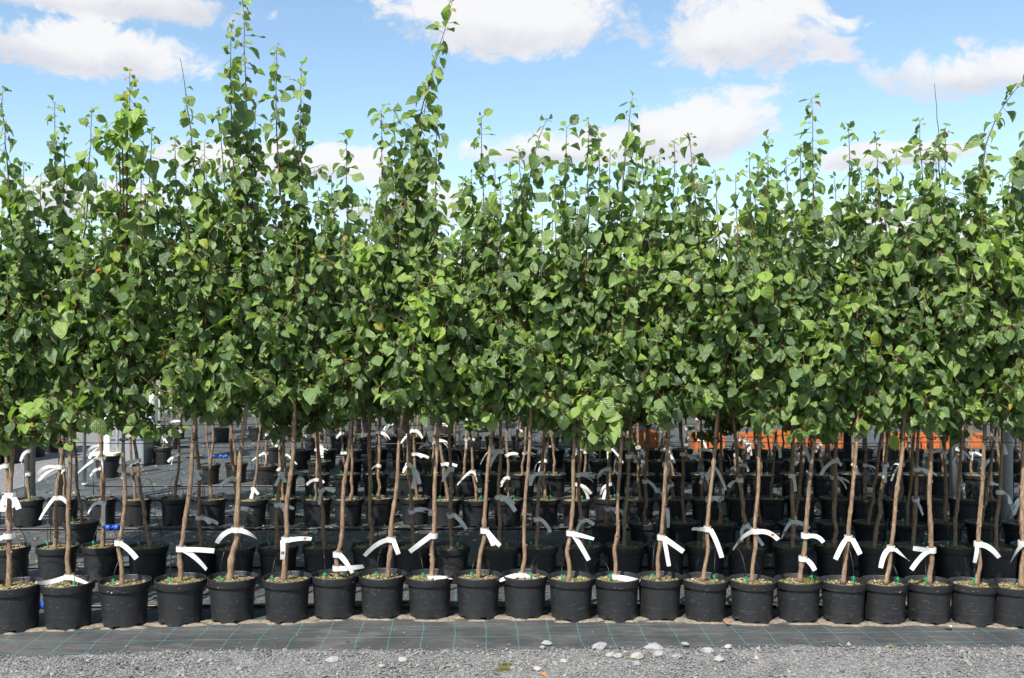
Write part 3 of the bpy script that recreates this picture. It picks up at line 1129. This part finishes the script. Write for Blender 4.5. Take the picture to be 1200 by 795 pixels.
ZB = {1: 1.02, 2: 1.12, 3: 1.08, 4: 1.1, 5: 1.22, 6: 1.22, 7: 1.15, 8: 1.12, 9: 1.06, 10: 1.12, 11: 1.14, 12: .98, 13: 1.12, 14: 1.1, 15: 1.16, 16: 1.08, 17: 1.04, 18: 1.06, 19: 1.1, 20: 1.04, 21: 1.06}


def leaf_objects(crown, leaves):
    for (p, A, s, tone, k) in leaves:
        o = bpy.data.objects.new('leaf', LEAVES[k][0])
        COL.objects.link(o)
        o.parent = crown
        m = Matrix.Identity(4)
        for i in range(3):
            for j in range(3):
                m[i][j] = A[i, j] * s
            m[i][3] = p[i]
        o.matrix_basis = m
        o.color = (tone, 0, 0, 1)


def dress(root, r, sx, sy, rad_at, tags, mirror=False):
    """stake, drip tube and name tags of one potted tree"""
    link('drip_stake', STAKE, root, (sx, sy, .222))
    t = link('drip_tube', tube_mesh(r, (sx, sy, .25)), root)
    for (att, tails) in tags:
        link('name_tag', tag_mesh(r, att, rad_at, tails), root)


NAMES2 = {}
for i, (pcx, pfy, tb, tt, tags, lab, thick) in enumerate(FRONT):
    r = random.Random(500 + i)
    front = on_ground(pcx, pfy)
    sc = 1.04 - .10 * (pcx / 1200)
    d = front.y + .113
    X = (pcx - CX) / F * d
    root = link('potted_tree', None, None, (X, d, 0.001))
    tag(root, lab, 'potted tree', 'potted trees in the front row')
    L = lambda px, py, dd=0.0: np.array(at_depth(px, py, d + dd)) - np.array([X, d, 0])
    pot = link('pot', POTS[0], root)
    pot.scale = (sc, sc, sc)
    pot.rotation_euler = (r.gauss(0, .01), r.gauss(0, .01), r.uniform(0, 6))
    so = link('soil', SOILS[i % 8], root)
    so.scale = (sc, sc, sc * r.uniform(.95, 1.0))
    so.rotation_euler = (0, 0, r.uniform(0, 6))
    base = L(*tb)
    base[2] = .205
    p1 = L(*tt)
    p1[1] += r.uniform(-.02, .02)
    tips = []
    for (tx, ty, op) in SHOOTS[i]:
        op = dict(op)
        dd = r.uniform(-.14, .1)
        if 'mid_px' in op:
            q = op.pop('mid_px')
            op['mid'] = L(q[0], q[1], dd * .8)
        tips.append((L(tx, ty, dd), op))
    tp, tm, brs = grow_tree(r, p1, base, tips, 6, thick, .30, 1.75, 2.42, ZB.get(i, 1.1) + r.uniform(-.04, .04))
    link('trunk', tm.mesh('trunk', M['bark']), root)
    leaves = []
    for br in brs:
        link('branch', branch_mesh(br).mesh('branch', M['twig']), root)
        leaves += br[2]
    for (bx, by, n, big, tone) in BRIGHT.get(i, []):
        c = L(bx, by, -.27 if by > 200 else -.12)
        for q in range(int(n * 1.5)):
            a2 = r.uniform(0, 6.28)
            p = c + np.array([r.gauss(0, .045), r.gauss(0, .03), r.gauss(0, .05)])
            lf = leaf_at(r, p, unit(np.array([math.cos(a2), -abs(math.sin(a2)) * .8, .2])), .3, 0, big)
            leaves.append((lf[0], lf[1], lf[2], min(.82, max(0, r.gauss(tone + .05, .05))), lf[4]))
        link('branch', (lambda mb: (mb.tube([np.array([np.interp(max(1.1, c[2] - .25), tp[:, 2], tp[:, k]) for k in range(3)]), c * .5 + tp[-1] * .5 * np.array([1, 1, 0]) + np.array([0, 0, c[2] * .5 - .05]), c], [.005, .004, .002], 6), mb)[1])(MB()).mesh('branch', M['twig']), root)
    # the 300 that show largest: nearest the camera first, and everything against the sky
    leaves.sort(key=lambda l: (l[0][1] - (.5 if l[0][2] > 2.45 else 0)) - l[2] * 2)
    crown = link('crown', crown_mesh(leaves[300:]), root)
    crown['kind'] = 'stuff'
    crown.color = (0, 0, 0, 1)
    leaf_objects(crown, leaves[:300])
    tl = []
    for (ax, ay, tails) in tags:
        av = L(ax, ay)
        z = av[2]
        av = np.array([np.interp(z, tp[:, 2], tp[:, k]) for k in range(3)]) if z > .21 else L(ax, ay)
        tl.append((av, [(L(ex, ey, -.05 - r.uniform(0, .04)), bow) for (ex, ey, bow) in tails]))
    sx = base[0] + r.choice((-1, 1)) * r.uniform(.03, .06)
    dress(root, r, sx, -.03 - r.uniform(0, .04), thick, tl)
    ti = link('tree_tie', clip_mesh(r, thick * .85), root)
    ti.location = [float(np.interp(1.03, tp[:, 2], tp[:, k])) for k in range(3)]
    if i == 17:                                    # tuft of moss growing in this pot
        mb = MB()
        for q in range(160):
            a, rr = r.uniform(-1.2, .5), r.uniform(.02, .115)
            c = Vector((rr * math.cos(a), rr * math.sin(a), .214))
            hh = r.uniform(.008, .026)
            e = c + Vector((r.gauss(0, .008), r.gauss(0, .008), hh))
            w = Vector((.0025, r.uniform(-.002, .002), 0))
            mb.add([c - w, c + w, e], [(0, 1, 2)])
        link('moss', mb.mesh('moss', M['moss'], False), root)

# ------------------------------------------------------------------ rows behind: six prototypes copied
PROTO = []
for k in range(9):
    r = random.Random(900 + k)
    base = np.array([r.uniform(-.02, .02), 0, .205])
    p1 = np.array([r.uniform(-.06, .09), r.uniform(-.02, .02), 1.08])
    tips = [(np.array([r.uniform(-.2, .2), r.uniform(-.15, .15), r.uniform(2.55, 2.95)]),) for q in range(3)]
    tp, tm, brs = grow_tree(r, p1, base, tips, 6, r.uniform(.014, .019), .3, 1.75, 2.45, r.uniform(1.0, 1.18))
    tm2 = tm
    leaves = []
    bm_ = MB()
    for br in brs:
        b = branch_mesh(br)
        bm_.add(b.v, b.f)
        leaves += br[2]
    leaves.sort(key=lambda l: -l[0][2])
    nt = 60
    PROTO.append(dict(trunk=tm2.mesh('trunk', M['bark']), branch=bm_.mesh('branches', M['twig']), leaves=leaves, nt=nt,
                      crown_hi=crown_mesh(leaves[nt:]), crown=crown_mesh(leaves), tp=tp,
                      tubes=[tube_mesh(r, (.05, -.03, .25)), tube_mesh(r, (-.05, -.03, .25))]))
print('leaves per prototype', [len(p['leaves']) for p in PROTO])

TAGS = []
for k in range(14):
    r = random.Random(1300 + k)
    tails = []
    for q in range(r.choice((1, 2, 2))):
        s = r.choice((-1, 1))
        tails.append((Vector((s * r.uniform(.02, .10), -.05 - r.uniform(0, .05), r.uniform(-.14, -.03))), r.uniform(0, .03)))
    TAGS.append(tag_mesh(r, (0, 0, 0), .016, tails, .028))


def back_tree(px, d, label, group, r, hi=False, scale=1.0, tagz=None, tagged=None, turn=None, tree=True):
    X = (px - CX) / F * d
    root = link('potted_tree', None, None, (X, d, 0.001))
    tag(root, label, 'potted tree', group)
    P = PROTO[r.randrange(len(PROTO))]
    s = scale
    pot = link('pot', POTS[0], root)
    pot.scale = (s, s, s)
    so = link('soil', SOILS[r.randrange(8)], root)
    so.scale = (s, s, s * .99)
    so.rotation_euler = (0, 0, r.uniform(0, 6))
    rz = r.choice((0, math.pi)) + r.gauss(0, .5)
    hs = r.uniform(.84, 1.0) if hi else r.uniform(.74, .9)
    tk = link('trunk', P['trunk'], root)
    bk = link('branches', P['branch'], root)
    bk['kind'] = 'stuff'
    cr = link('crown', P['crown_hi'] if hi else P['crown'], root)
    cr['kind'] = 'stuff'
    cr.color = (0, 0, 0, 1)
    for o in (tk, bk, cr):
        o.rotation_euler = (0, 0, rz)
        o.scale = (1, 1, hs)
    if hi:
        leaf_objects(cr, P['leaves'][:P['nt']])
    k = r.randrange(2)
    link('drip_stake', STAKE, root, (.05 if k == 0 else -.05, -.03, .222))
    link('drip_tube', P['tubes'][k], root)
    if (r.random() < (.72 if d > 9 else .9)) if tagged is None else tagged:
        z = tagz if tagz is not None else r.uniform(.3, .85)
        tp = P['tp']
        q = Matrix.Rotation(rz, 3, 'Z') @ Vector([np.interp(z / hs, tp[:, 2], tp[:, j]) for j in range(3)])
        link('name_tag', TAGS[r.randrange(len(TAGS))], root, (q.x, q.y, z)).rotation_euler = (r.gauss(0, .12), r.gauss(0, .28), r.gauss(0, .6))
        if r.random() < (.75 if d < 9 else .4):
            z = .3 + (z - .1) % .5
            q = Matrix.Rotation(rz, 3, 'Z') @ Vector([np.interp(z / hs, tp[:, 2], tp[:, j]) for j in range(3)])
            link('name_tag', TAGS[r.randrange(len(TAGS))], root, (q.x, q.y, z)).rotation_euler = (r.gauss(0, .12), r.gauss(0, .28), r.gauss(0, .6))
    return root


RB = random.Random(77)
ONES = ['', 'first', 'second', 'third', 'fourth', 'fifth', 'sixth', 'seventh', 'eighth', 'ninth', 'tenth', 'eleventh', 'twelfth', 'thirteenth', 'fourteenth', 'fifteenth',
        'sixteenth', 'seventeenth', 'eighteenth', 'nineteenth']


def nth(n):
    if n < 20:
        return ONES[n]
    t = {2: 'twent', 3: 'thirt', 4: 'fort'}[n // 10]
    return t + 'ieth' if n % 10 == 0 else t + 'y-' + ONES[n % 10]


ROW2 = [(8, 0), (65, 1), (118, 2), (177, 3), (230, 4), (278, 5), (330, 6), (381, 7), (432, 8), (482, 9), (531, 10), (582, 11), (632, 12), (681, 13), (731, 14), (780, 15), (829, -1), (878, 16),
        (927, 17), (976, 18), (1024, 19), (1072, 20), (1120, 21), (1168, 22), (1214, 23), (-42, -1)]
SHORT = ['tree beyond the two-tagged one', 'tree tagged at two heights', 'tree whose long tag lies on soil', 'tree with one short tag tail', 'leaning tree with forked drooping tag', 'thick tan trunk', 'tree with crosswise card tag',
         'tree with two low crossing tags', 'tree with the tallest leaning shoot', 'tree with broad tag tail', 'tree with twin parallel tag tails', 'tree whose tag spreads across soil', 'tree with two stiff tag tails',
         'tree with short doubled soil-level tag', 'tree with flared dark foot', 'tree with long curved tag tail', 'tree with widely arching tag', 'moss-tufted pot', 'tree with inverted V tag',
         'strongest leaning tree', 'upright knobbly trunk', 'tree before the patchy lit post', 'stout tree under arching shoot', 'tree beyond the stout one']
for n, (px, k) in enumerate(ROW2):
    jx = RB.uniform(-4, 4)
    back_tree(px + jx, 6.47 + RB.uniform(-.04, .04), ('second-row potted tree standing behind the ' + SHORT[k]) if k >= 0 else ('second-row potted tree behind the gap beside the long curved tag tail' if px > 0 else 'second-row potted tree farthest out, past every tagged front tree'), 'potted trees in the second row', RB, True, .97, RB.uniform(.45, .9))
back_tree(95, 7.4, 'lone potted tree between second and third rows, near the thick galvanised post', None, RB, False, .92)
for n_, px in enumerate(range(712, 1235, 44)):
    back_tree(px, 7.35 + RB.uniform(-.05, .05), nth(n_ + 1) + ' potted tree from the open end of the short row before the third row', 'potted trees in the short row between second and third rows', RB, False, .92)
px, n_ = -14, 0
while px < 1230:
    n_ += 1
    back_tree(px + RB.uniform(-3, 3), 8.42 + RB.uniform(-.05, .05), nth(n_) + ' potted tree from the lane end of the third row from the gravel path', 'potted trees in the third row', RB, False, .95)
    px += 44 if px < 290 else 38
px, n_ = 335, 0
while px < 1230:
    n_ += 1
    back_tree(px + RB.uniform(-3, 3), 9.9 + RB.uniform(-.06, .06), nth(n_) + ' potted tree from the lane end of the fourth row from the gravel path', 'potted trees in the fourth row', RB, False, .97)
    px += 35
px, n_ = 375, 0
while px < 1225:
    n_ += 1
    back_tree(px + RB.uniform(-4, 4), 11.0 + RB.uniform(-.06, .06), nth(n_) + ' potted tree from the lane end of the row between fourth and fifth', 'potted trees between the fourth and fifth rows', RB, False, .97)
    px += 33
px, n_ = 350, 0
while px < 1225:
    n_ += 1
    back_tree(px + RB.uniform(-3, 3), 12.1 + RB.uniform(-.08, .08), nth(n_) + ' potted tree from the lane end of the fifth row from the gravel path', 'potted trees in the fifth row', RB, False, .97)
    px += 30
for (px, d, lab) in ((245, 10.8, 'at the lane end of a line of three'), (277, 10.9, 'in the middle of a line of three'), (312, 10.7, 'at the bed end of a line of three'),
                     (190, 12.5, 'just past the grey storage box'), (320, 12.6, 'off the lane end of the fifth row'), (202, 14.2, 'beside the farther white forked post'), (208, 15.6, 'behind another, past the white forked posts'),
                     (260, 15.2, 'first of four in a far line from the lane'), (300, 15.4, 'second of four in a far line from the lane'), (345, 15.3, 'third of four in a far line from the lane'), (395, 15.0, 'last of four in a far line from the lane')):
    back_tree(px, d, 'loose potted tree on open fabric, ' + lab, 'loose potted trees on the open fabric', RB, False, .9)
for n_, px in enumerate(range(365, 760, 31)):
    back_tree(px + RB.uniform(-4, 4), 13.7 + RB.uniform(-.1, .1), nth(n_ + 1) + ' potted tree from the lane end of the sixth row, short of the crates', 'potted trees in the sixth row', RB, False, 1.0)
for n_, px in enumerate((430, 472, 520, 566, 610, 655, 700, 745)):
    back_tree(px + RB.uniform(-6, 6), 16.5 + RB.uniform(-.4, .4), nth(n_ + 1) + ' potted tree from the lane end of the farthest row', 'potted trees in the farthest row', RB, False, 1.1)

# dense dark shrubs of a windbreak beyond the last beds
SHRUBS = []
for k in range(4):
    r = random.Random(3100 + k)
    lv = []
    for q in range(1500):
        a, zz = r.uniform(0, 6.28), r.random() ** .8 * 2.3
        rr = (.75 - .12 * zz + .12 * math.sin(a * 3 + zz * 4 + k)) * r.uniform(.45, 1) ** .4
        lf = leaf_at(r, np.array([rr * math.cos(a), rr * math.sin(a), zz + .05]), unit(np.array([math.cos(a), math.sin(a), .2])), .3, -.2, 2.0)
        lv.append(lf)
    mb = MB()
    for q in range(6):
        a = q * 1.05
        mb.tube([Vector((.06 * math.cos(a), .06 * math.sin(a), 0)), Vector((.2 * math.cos(a), .2 * math.sin(a), .9)), Vector((.45 * math.cos(a), .45 * math.sin(a), 1.9))], [.03, .02, .006], 6)
    SHRUBS.append((crown_mesh(lv), mb.mesh('stem', M['bark'])))
for k in range(17):
    x = -6.5 + k * 1.15 + RB.uniform(-.15, .15)
    o = link('windbreak_shrub', None, None, (x, 20.5 + RB.uniform(-.3, .3), 0.0))
    o.rotation_euler = (0, 0, RB.uniform(0, 6))
    tag(o, nth(k + 1) + ' dense dark shrub of the far windbreak, counted from the lane', 'shrub', 'windbreak shrubs beyond the beds')
    c = link('crown', SHRUBS[k % 4][0], o)
    c['kind'] = 'stuff'
    c.color = (0, 0, 0, 1)
    link('stem', SHRUBS[k % 4][1], o)

# ------------------------------------------------------------------ support wire, posts, pipes
def wire(y, z, label, x0=-5, x1=5):
    mb = MB()
    n = 60
    pts = [Vector((x0 + (x1 - x0) * k / n, y + .01 * math.sin(k * .9), z + .006 * math.sin(k * .7))) for k in range(n + 1)]
    mb.tube(pts, .0022, 5)
    return tag(link('support_wire', mb.mesh('support_wire', M['wire'])), label, 'wire')


wire(5.72, .985, 'thin dark wire strung behind the front row of trunks', -4.5, 4.5)
wire(6.52, 1.02, 'thin dark wire strung along the second row of trunks', -5, 5)
wire(9.95, 1.05, 'thin dark wire strung along the fourth row of trunks', -6, 8)


def post(px, py, wpx, h, label, m):
    p = on_ground(px, py)
    root = link('steel_post', None, None, (p.x, p.y, 0))
    tag(root, label, 'post')
    r_ = wpx / F * p.y / 2
    mb = MB()
    mb.lathe([(r_, 0.0), (r_, h)], 20, close_bottom=True)
    link('tube', mb.mesh('tube', m), root)
    mb = MB()
    mb.lathe([(r_ * 1.06, h - .03), (r_ * 1.1, h + .004), (r_ * .7, h + .022)], 20, close_top=True, close_bottom=True)
    link('cap', mb.mesh('cap', M['tube']), root)
    mb = MB()
    mb.lathe([(r_ * 1.7, 0.002), (r_ * 1.7, .012), (r_ * 1.02, .016)], 20)
    link('base_ring', mb.mesh('base_ring', m), root)
    mb = MB()
    mb.lathe([(r_ * 1.12, 1.0), (r_ * 1.12, 1.03)], 16, close_top=True, close_bottom=True)
    link('wire_clamp', mb.mesh('wire_clamp', M['darksteel']), root)


post(35, 606, 12, 2.2, 'thick pale galvanised post standing by the gravel lane', M['steel'])
post(72, 596, 7, 2.1, 'slimmer bluish post beside the thick pale galvanised one', M['grey'])
post(99, 568, 4, 1.9, 'thin grey stake post on open fabric beside the lane', M['steel'])
post(941, 553, 6, 2.1, 'narrow pale steel post in front of the orange crates', M['steel'])
post(993, 560, 9, 2.1, 'dark painted post next to the narrow pale one', M['darksteel'])  # post stands in shade; that dark is put into its material colour
post(1039, 574, 9, 2.1, 'dark painted post standing near the patchy lit one', M['darksteel'])  # shade coloured into the steel here as well
post(1119, 610, 12, 2.2, 'pale post dappled with leaf shade between the right-hand rows', M['steel'])
post(1180, 634, 13, 2.2, 'stout grey post behind the stout-trunked front tree', M['steel'])


def pipe(y, x0, x1, label, conns=(), rad=.009, z=.012):
    r = random.Random(int(y * 100))
    mb = MB()
    n = 70
    pts = []
    for k in range(n + 1):
        x = x0 + (x1 - x0) * k / n
        pts.append(Vector((x, y + .012 * math.sin(x * 2.1 + y) + r.gauss(0, .002), z)))
    mb.tube(pts, rad, 8)
    root = link('irrigation_pipe', mb.mesh('irrigation_pipe', M['tube']))
    tag(root, label, 'pipe')
    for x in conns:
        mb = MB()
        for s in (-1, 1):
            q = [(x + s * .012, y, z + .01), (x + s * .016, y, z + .01), (x + s * .05, y, z + .01), (x + s * .056, y, z + .01)]
            mb.tube([Vector(p) for p in q], [.019, .026, .026, .02], 14)
        mb.tube([Vector((x - .02, y, z + .01)), Vector((x + .02, y, z + .01))], .014, 10)
        link('connector', mb.mesh('connector', M['blue']), root)
    return root


gx = lambda px, d: (px - CX) / F * d
pipe(5.79, -4.2, 4.2, 'black drip pipe lying just behind the front pots', (gx(47, 5.79),))
pipe(6.78, -4.6, 4.6, 'black drip pipe lying behind the second row of pots', ())
pipe(8.16, -5.5, 6, 'black drip pipe lying before the third row of pots', (gx(132, 8.16),))
pipe(8.75, -5.5, 6, 'black drip pipe lying behind the third row of pots', ())
pipe(9.6, -4.6, 6, 'black drip pipe lying before the fourth row of pots', (gx(210, 9.6),))
pipe(10.55, -4.6, 7, 'black drip pipe crossing the open sunlit fabric', ())
pipe(13.1, -6, 7, 'black drip pipe lying beyond the fifth row', (gx(248, 13.1), gx(262, 13.1)))
pipe(14.4, -6.6, 8, 'black drip pipe far across the fabric before the crates', ())

# ------------------------------------------------------------------ orange crates and other things beyond
def crate(px, d, w, label):
    root = link('plastic_crate', None, None, (gx(px, d), d, 0.001))
    root.rotation_euler = (0, 0, RB.uniform(-.12, .12))
    tag(root, label, 'crate', 'orange plastic crates behind the beds')
    h, dp, t = .215, .4, .012
    hw = w / 2
    mb = MB()
    mb.box((-hw + t, -dp / 2 + t, 0), (hw - t, dp / 2 - t, .012))
    link('base', mb.mesh('base', M['orange'], False), root)
    for s in (-1, 1):
        for (lo, hi, nm) in (((-hw, s * dp / 2 - t / 2, .002), (hw, s * dp / 2 + t / 2, h - .03), 'x'), ((s * hw - t / 2, -dp / 2 + t, .002), (s * hw + t / 2, dp / 2 - t, h - .03), 'y')):
            mb = MB()
            if nm == 'x':                          # long wall with a hand slot
                y0, y1 = lo[1], hi[1]
                mb.box((-hw, y0, .002), (hw, y1, h - .1))
                mb.box((-hw, y0, h - .1), (-.06, y1, h - .03))
                mb.box((.06, y0, h - .1), (hw, y1, h - .03))
                mb.box((-.06, y0, h - .06), (.06, y1, h - .03))
                nr = 5
                for k in range(nr):
                    xx = -hw + .03 + (w - .06) * k / (nr - 1)
                    mb.box((xx - .008, y0 - .008 if s < 0 else y1 - .001, .03), (xx + .008, y0 + .001 if s < 0 else y1 + .008, h - .15))
            else:
                mb.box(lo, hi)
            link('wall', mb.mesh('wall', M['orange'], False), root)
    mb = MB()
    for (lo, hi) in (((-hw - .014, -dp / 2 - .016, h - .03), (hw + .014, -dp / 2 + .008, h)), ((-hw - .014, dp / 2 - .008, h - .03), (hw + .014, dp / 2 + .016, h)),
                     ((-hw - .014, -dp / 2 + .008, h - .03), (-hw + .01, dp / 2 - .008, h)), ((hw - .01, -dp / 2 + .008, h - .03), (hw + .014, dp / 2 - .008, h))):
        mb.box(lo, hi)
    link('rim', mb.mesh('rim', M['orange'], False), root)


for k, px in enumerate((752, 829, 884, 926, 966, 1056, 1092, 1126)):
    crate(px, 14.3 + RB.uniform(-.3, .3), .42, nth(k + 1) + ' orange plastic crate from the open end of the crate line')


def stand(px, d, hz, label):
    """pot carrying a cream tray with a white forked stand on it"""
    X = gx(px, d)
    root = link('white_stand', None, None, (X, d, 0.001))
    tag(root, label, 'stand', 'white stands on pots beyond the lane')
    p = link('pot', POTS[0], root)
    p.scale = (1.05, 1.05, 1.1)
    mb = MB()
    mb.box((-.15, -.15, .258), (.15, .15, .285), 0, .02)
    link('tray', mb.mesh('tray', M['cream'], False), root)
    mb = MB()
    mb.lathe([(.045, .284), (.04, .3), (.035, hz)], 16, close_top=True)
    link('post', mb.mesh('post', M['white']), root)
    mb = MB()
    mb.tube([Vector((.1, .03, .284)), Vector((.1, .03, hz - .1)), Vector((.0, .0, hz - .06))], .018, 8)
    link('brace', mb.mesh('brace', M['white']), root)


stand(126, 11.3, .9, 'white post on a cream tray over a pot beside the thin stake')
stand(169, 13.0, .95, 'white forked post on a cream tray over a pot on open fabric')
stand(178, 14.6, .9, 'white forked post on a cream tray over the farther pot')

# grey handling trolley box on the fabric beyond the lane
p = on_ground(154, 545)
root = link('storage_box', None, None, (p.x, p.y, 0.001))
tag(root, 'pale grey plastic storage box standing open on the sunlit fabric', 'box')
for nm, lo, hi in (('base', (-.2, -.15, .03), (.2, .15, .045)), ('front_wall', (-.2, -.165, .03), (.2, -.15, .34)), ('back_wall', (-.2, .15, .03), (.2, .165, .34)), ('side_wall', (-.215, -.165, .03), (-.2, .165, .34)), ('side_wall', (.2, -.165, .03), (.215, .165, .34)),
                   ('lip', (-.225, -.18, .34), (.225, -.15, .365)), ('foot', (-.2, -.15, 0), (-.13, .15, .03)), ('foot', (.13, -.15, 0), (.2, .15, .03))):
    mb = MB()
    mb.box(lo, hi, 0, .004)
    link(nm, mb.mesh(nm, M['grey'], False), root)

# pot stacks added for the shadow and dark vehicle on the lane's far side
stack_lab = ['tall leaning stack of empty black pots beyond the thick post', 'lower stack of empty black pots beside the tallest stack', 'short stack of empty black pots at the lane edge', 'stack of empty black pots behind the short one']
for k, (px, d, n) in enumerate(((12, 12.6, 16), (38, 13.2, 13), (-14, 12.3, 10), (62, 13.8, 9))):
    root = link('pot_stack', None, None, (gx(px, d), d, 0.001))
    tag(root, stack_lab[k], 'pot stack')
    for q in range(n):
        o = link('pot', POTS[0], root, (RB.gauss(0, .004), RB.gauss(0, .004), q * .05))
        o.scale = (1.3, 1.3, 1.3)

# ------------------------------------------------------------------ sand washed out round the front pots, litter, small dead leaves
mb = MB()
for i, row in enumerate(FRONT):
    r = random.Random(2000 + i)
    f0 = on_ground(row[0], row[1])
    cx0, cy0 = (row[0] - CX) / F * (f0.y + .113), f0.y + .113
    for q in range(4):
        a = [-2.6, -.55, -1.9, -1.2][q] + r.uniform(-.25, .25)
        rr = .112
        c = Vector((cx0 + rr * math.cos(a), cy0 + rr * math.sin(a), .0))
        n = 14
        sx, sy = (r.uniform(.08, .13), r.uniform(.03, .05)) if q < 2 else (r.uniform(.04, .08), r.uniform(.012, .022))
        ring = []
        for s in range(n):
            an = 2 * math.pi * s / n
            w = r.uniform(.65, 1.2)
            ring.append(c + Vector((sx * w * math.cos(an), sy * w * math.sin(an), -.002)))
        mid = [c + (p - c) * .55 + Vector((0, 0, .0055 + r.uniform(0, .003))) for p in ring]
        mb.add(ring + mid + [c + Vector((0, 0, .008))], [(s, (s + 1) % n, n + (s + 1) % n, n + s) for s in range(n)] + [(n + s, n + (s + 1) % n, 2 * n) for s in range(n)])
tag(link('sand', mb.mesh('sand', M['sand'])), kind='stuff')

rs = np.random.RandomState(21)
NL = 5200
ly = np.concatenate([rs.uniform(5.9, 10.2, 3600), rs.uniform(10.2, 15, 1500), rs.uniform(5.1, 5.4, 100)])
lx = rs.uniform(-1, 1, NL) * ly * .56
sz = rs.uniform(.006, .024, NL)
sz[-100:] *= .3
P_ = np.stack([lx, ly, np.full(NL, .004)], 1)
S_ = np.stack([sz, sz * .6, sz * .12], 1)
scatter('leaf_litter', OCT_V, OCT_F, P_, S_, M['chip'], rs.beta(1.3, 1.3, NL), 22)

for (px, py, nm, lab, m, w) in ((634, 794, 'dead_leaf', 'small orange dead leaf lying on the gravel', 'rustleaf', 9), (851, 735, 'dead_leaf', 'tan crumpled dead leaf lying on the fabric strip', 'rustleaf', 8),
                                (1046, 761, 'fallen_leaf', 'green fallen leaf at the edge of gravel and fabric', 'moss', 9), (1115, 740, 'dead_leaf', 'yellow dead leaf lying flat near the knobbly tree', 'cream', 10)):
    p = on_ground(px, py)
    me = LEAVES[RB.randrange(8)][0].copy()
    me.materials[0] = M[m]
    o = link(nm, me, None, (p.x, p.y, .022))
    s = w / F * p.y
    o.scale = (s, s, s * .6)
    o.rotation_euler = (.1, .1, RB.uniform(0, 6))
    tag(o, lab, 'leaf')
for (px, py, lab) in ((593, 783, 'small tuft of yellow green moss in the gravel'), (589, 789, 'flat yellowish moss patch on the gravel beside a tuft')):
    p = on_ground(px, py)
    r = random.Random(px)
    mb = MB()
    for q in range(220):
        c = Vector((r.gauss(0, .018), r.gauss(0, .011), 0))
        e = c + Vector((r.gauss(0, .004), r.gauss(0, .004), r.uniform(.004, .014)))
        w = Vector((.002, .001, 0))
        mb.add([c - w, c + w, e], [(0, 1, 2)])
    tag(link('moss_tuft', mb.mesh('moss_tuft', M['moss'], False), None, (p.x, p.y, .013)), lab, 'moss')
print('objects', len(bpy.data.objects))
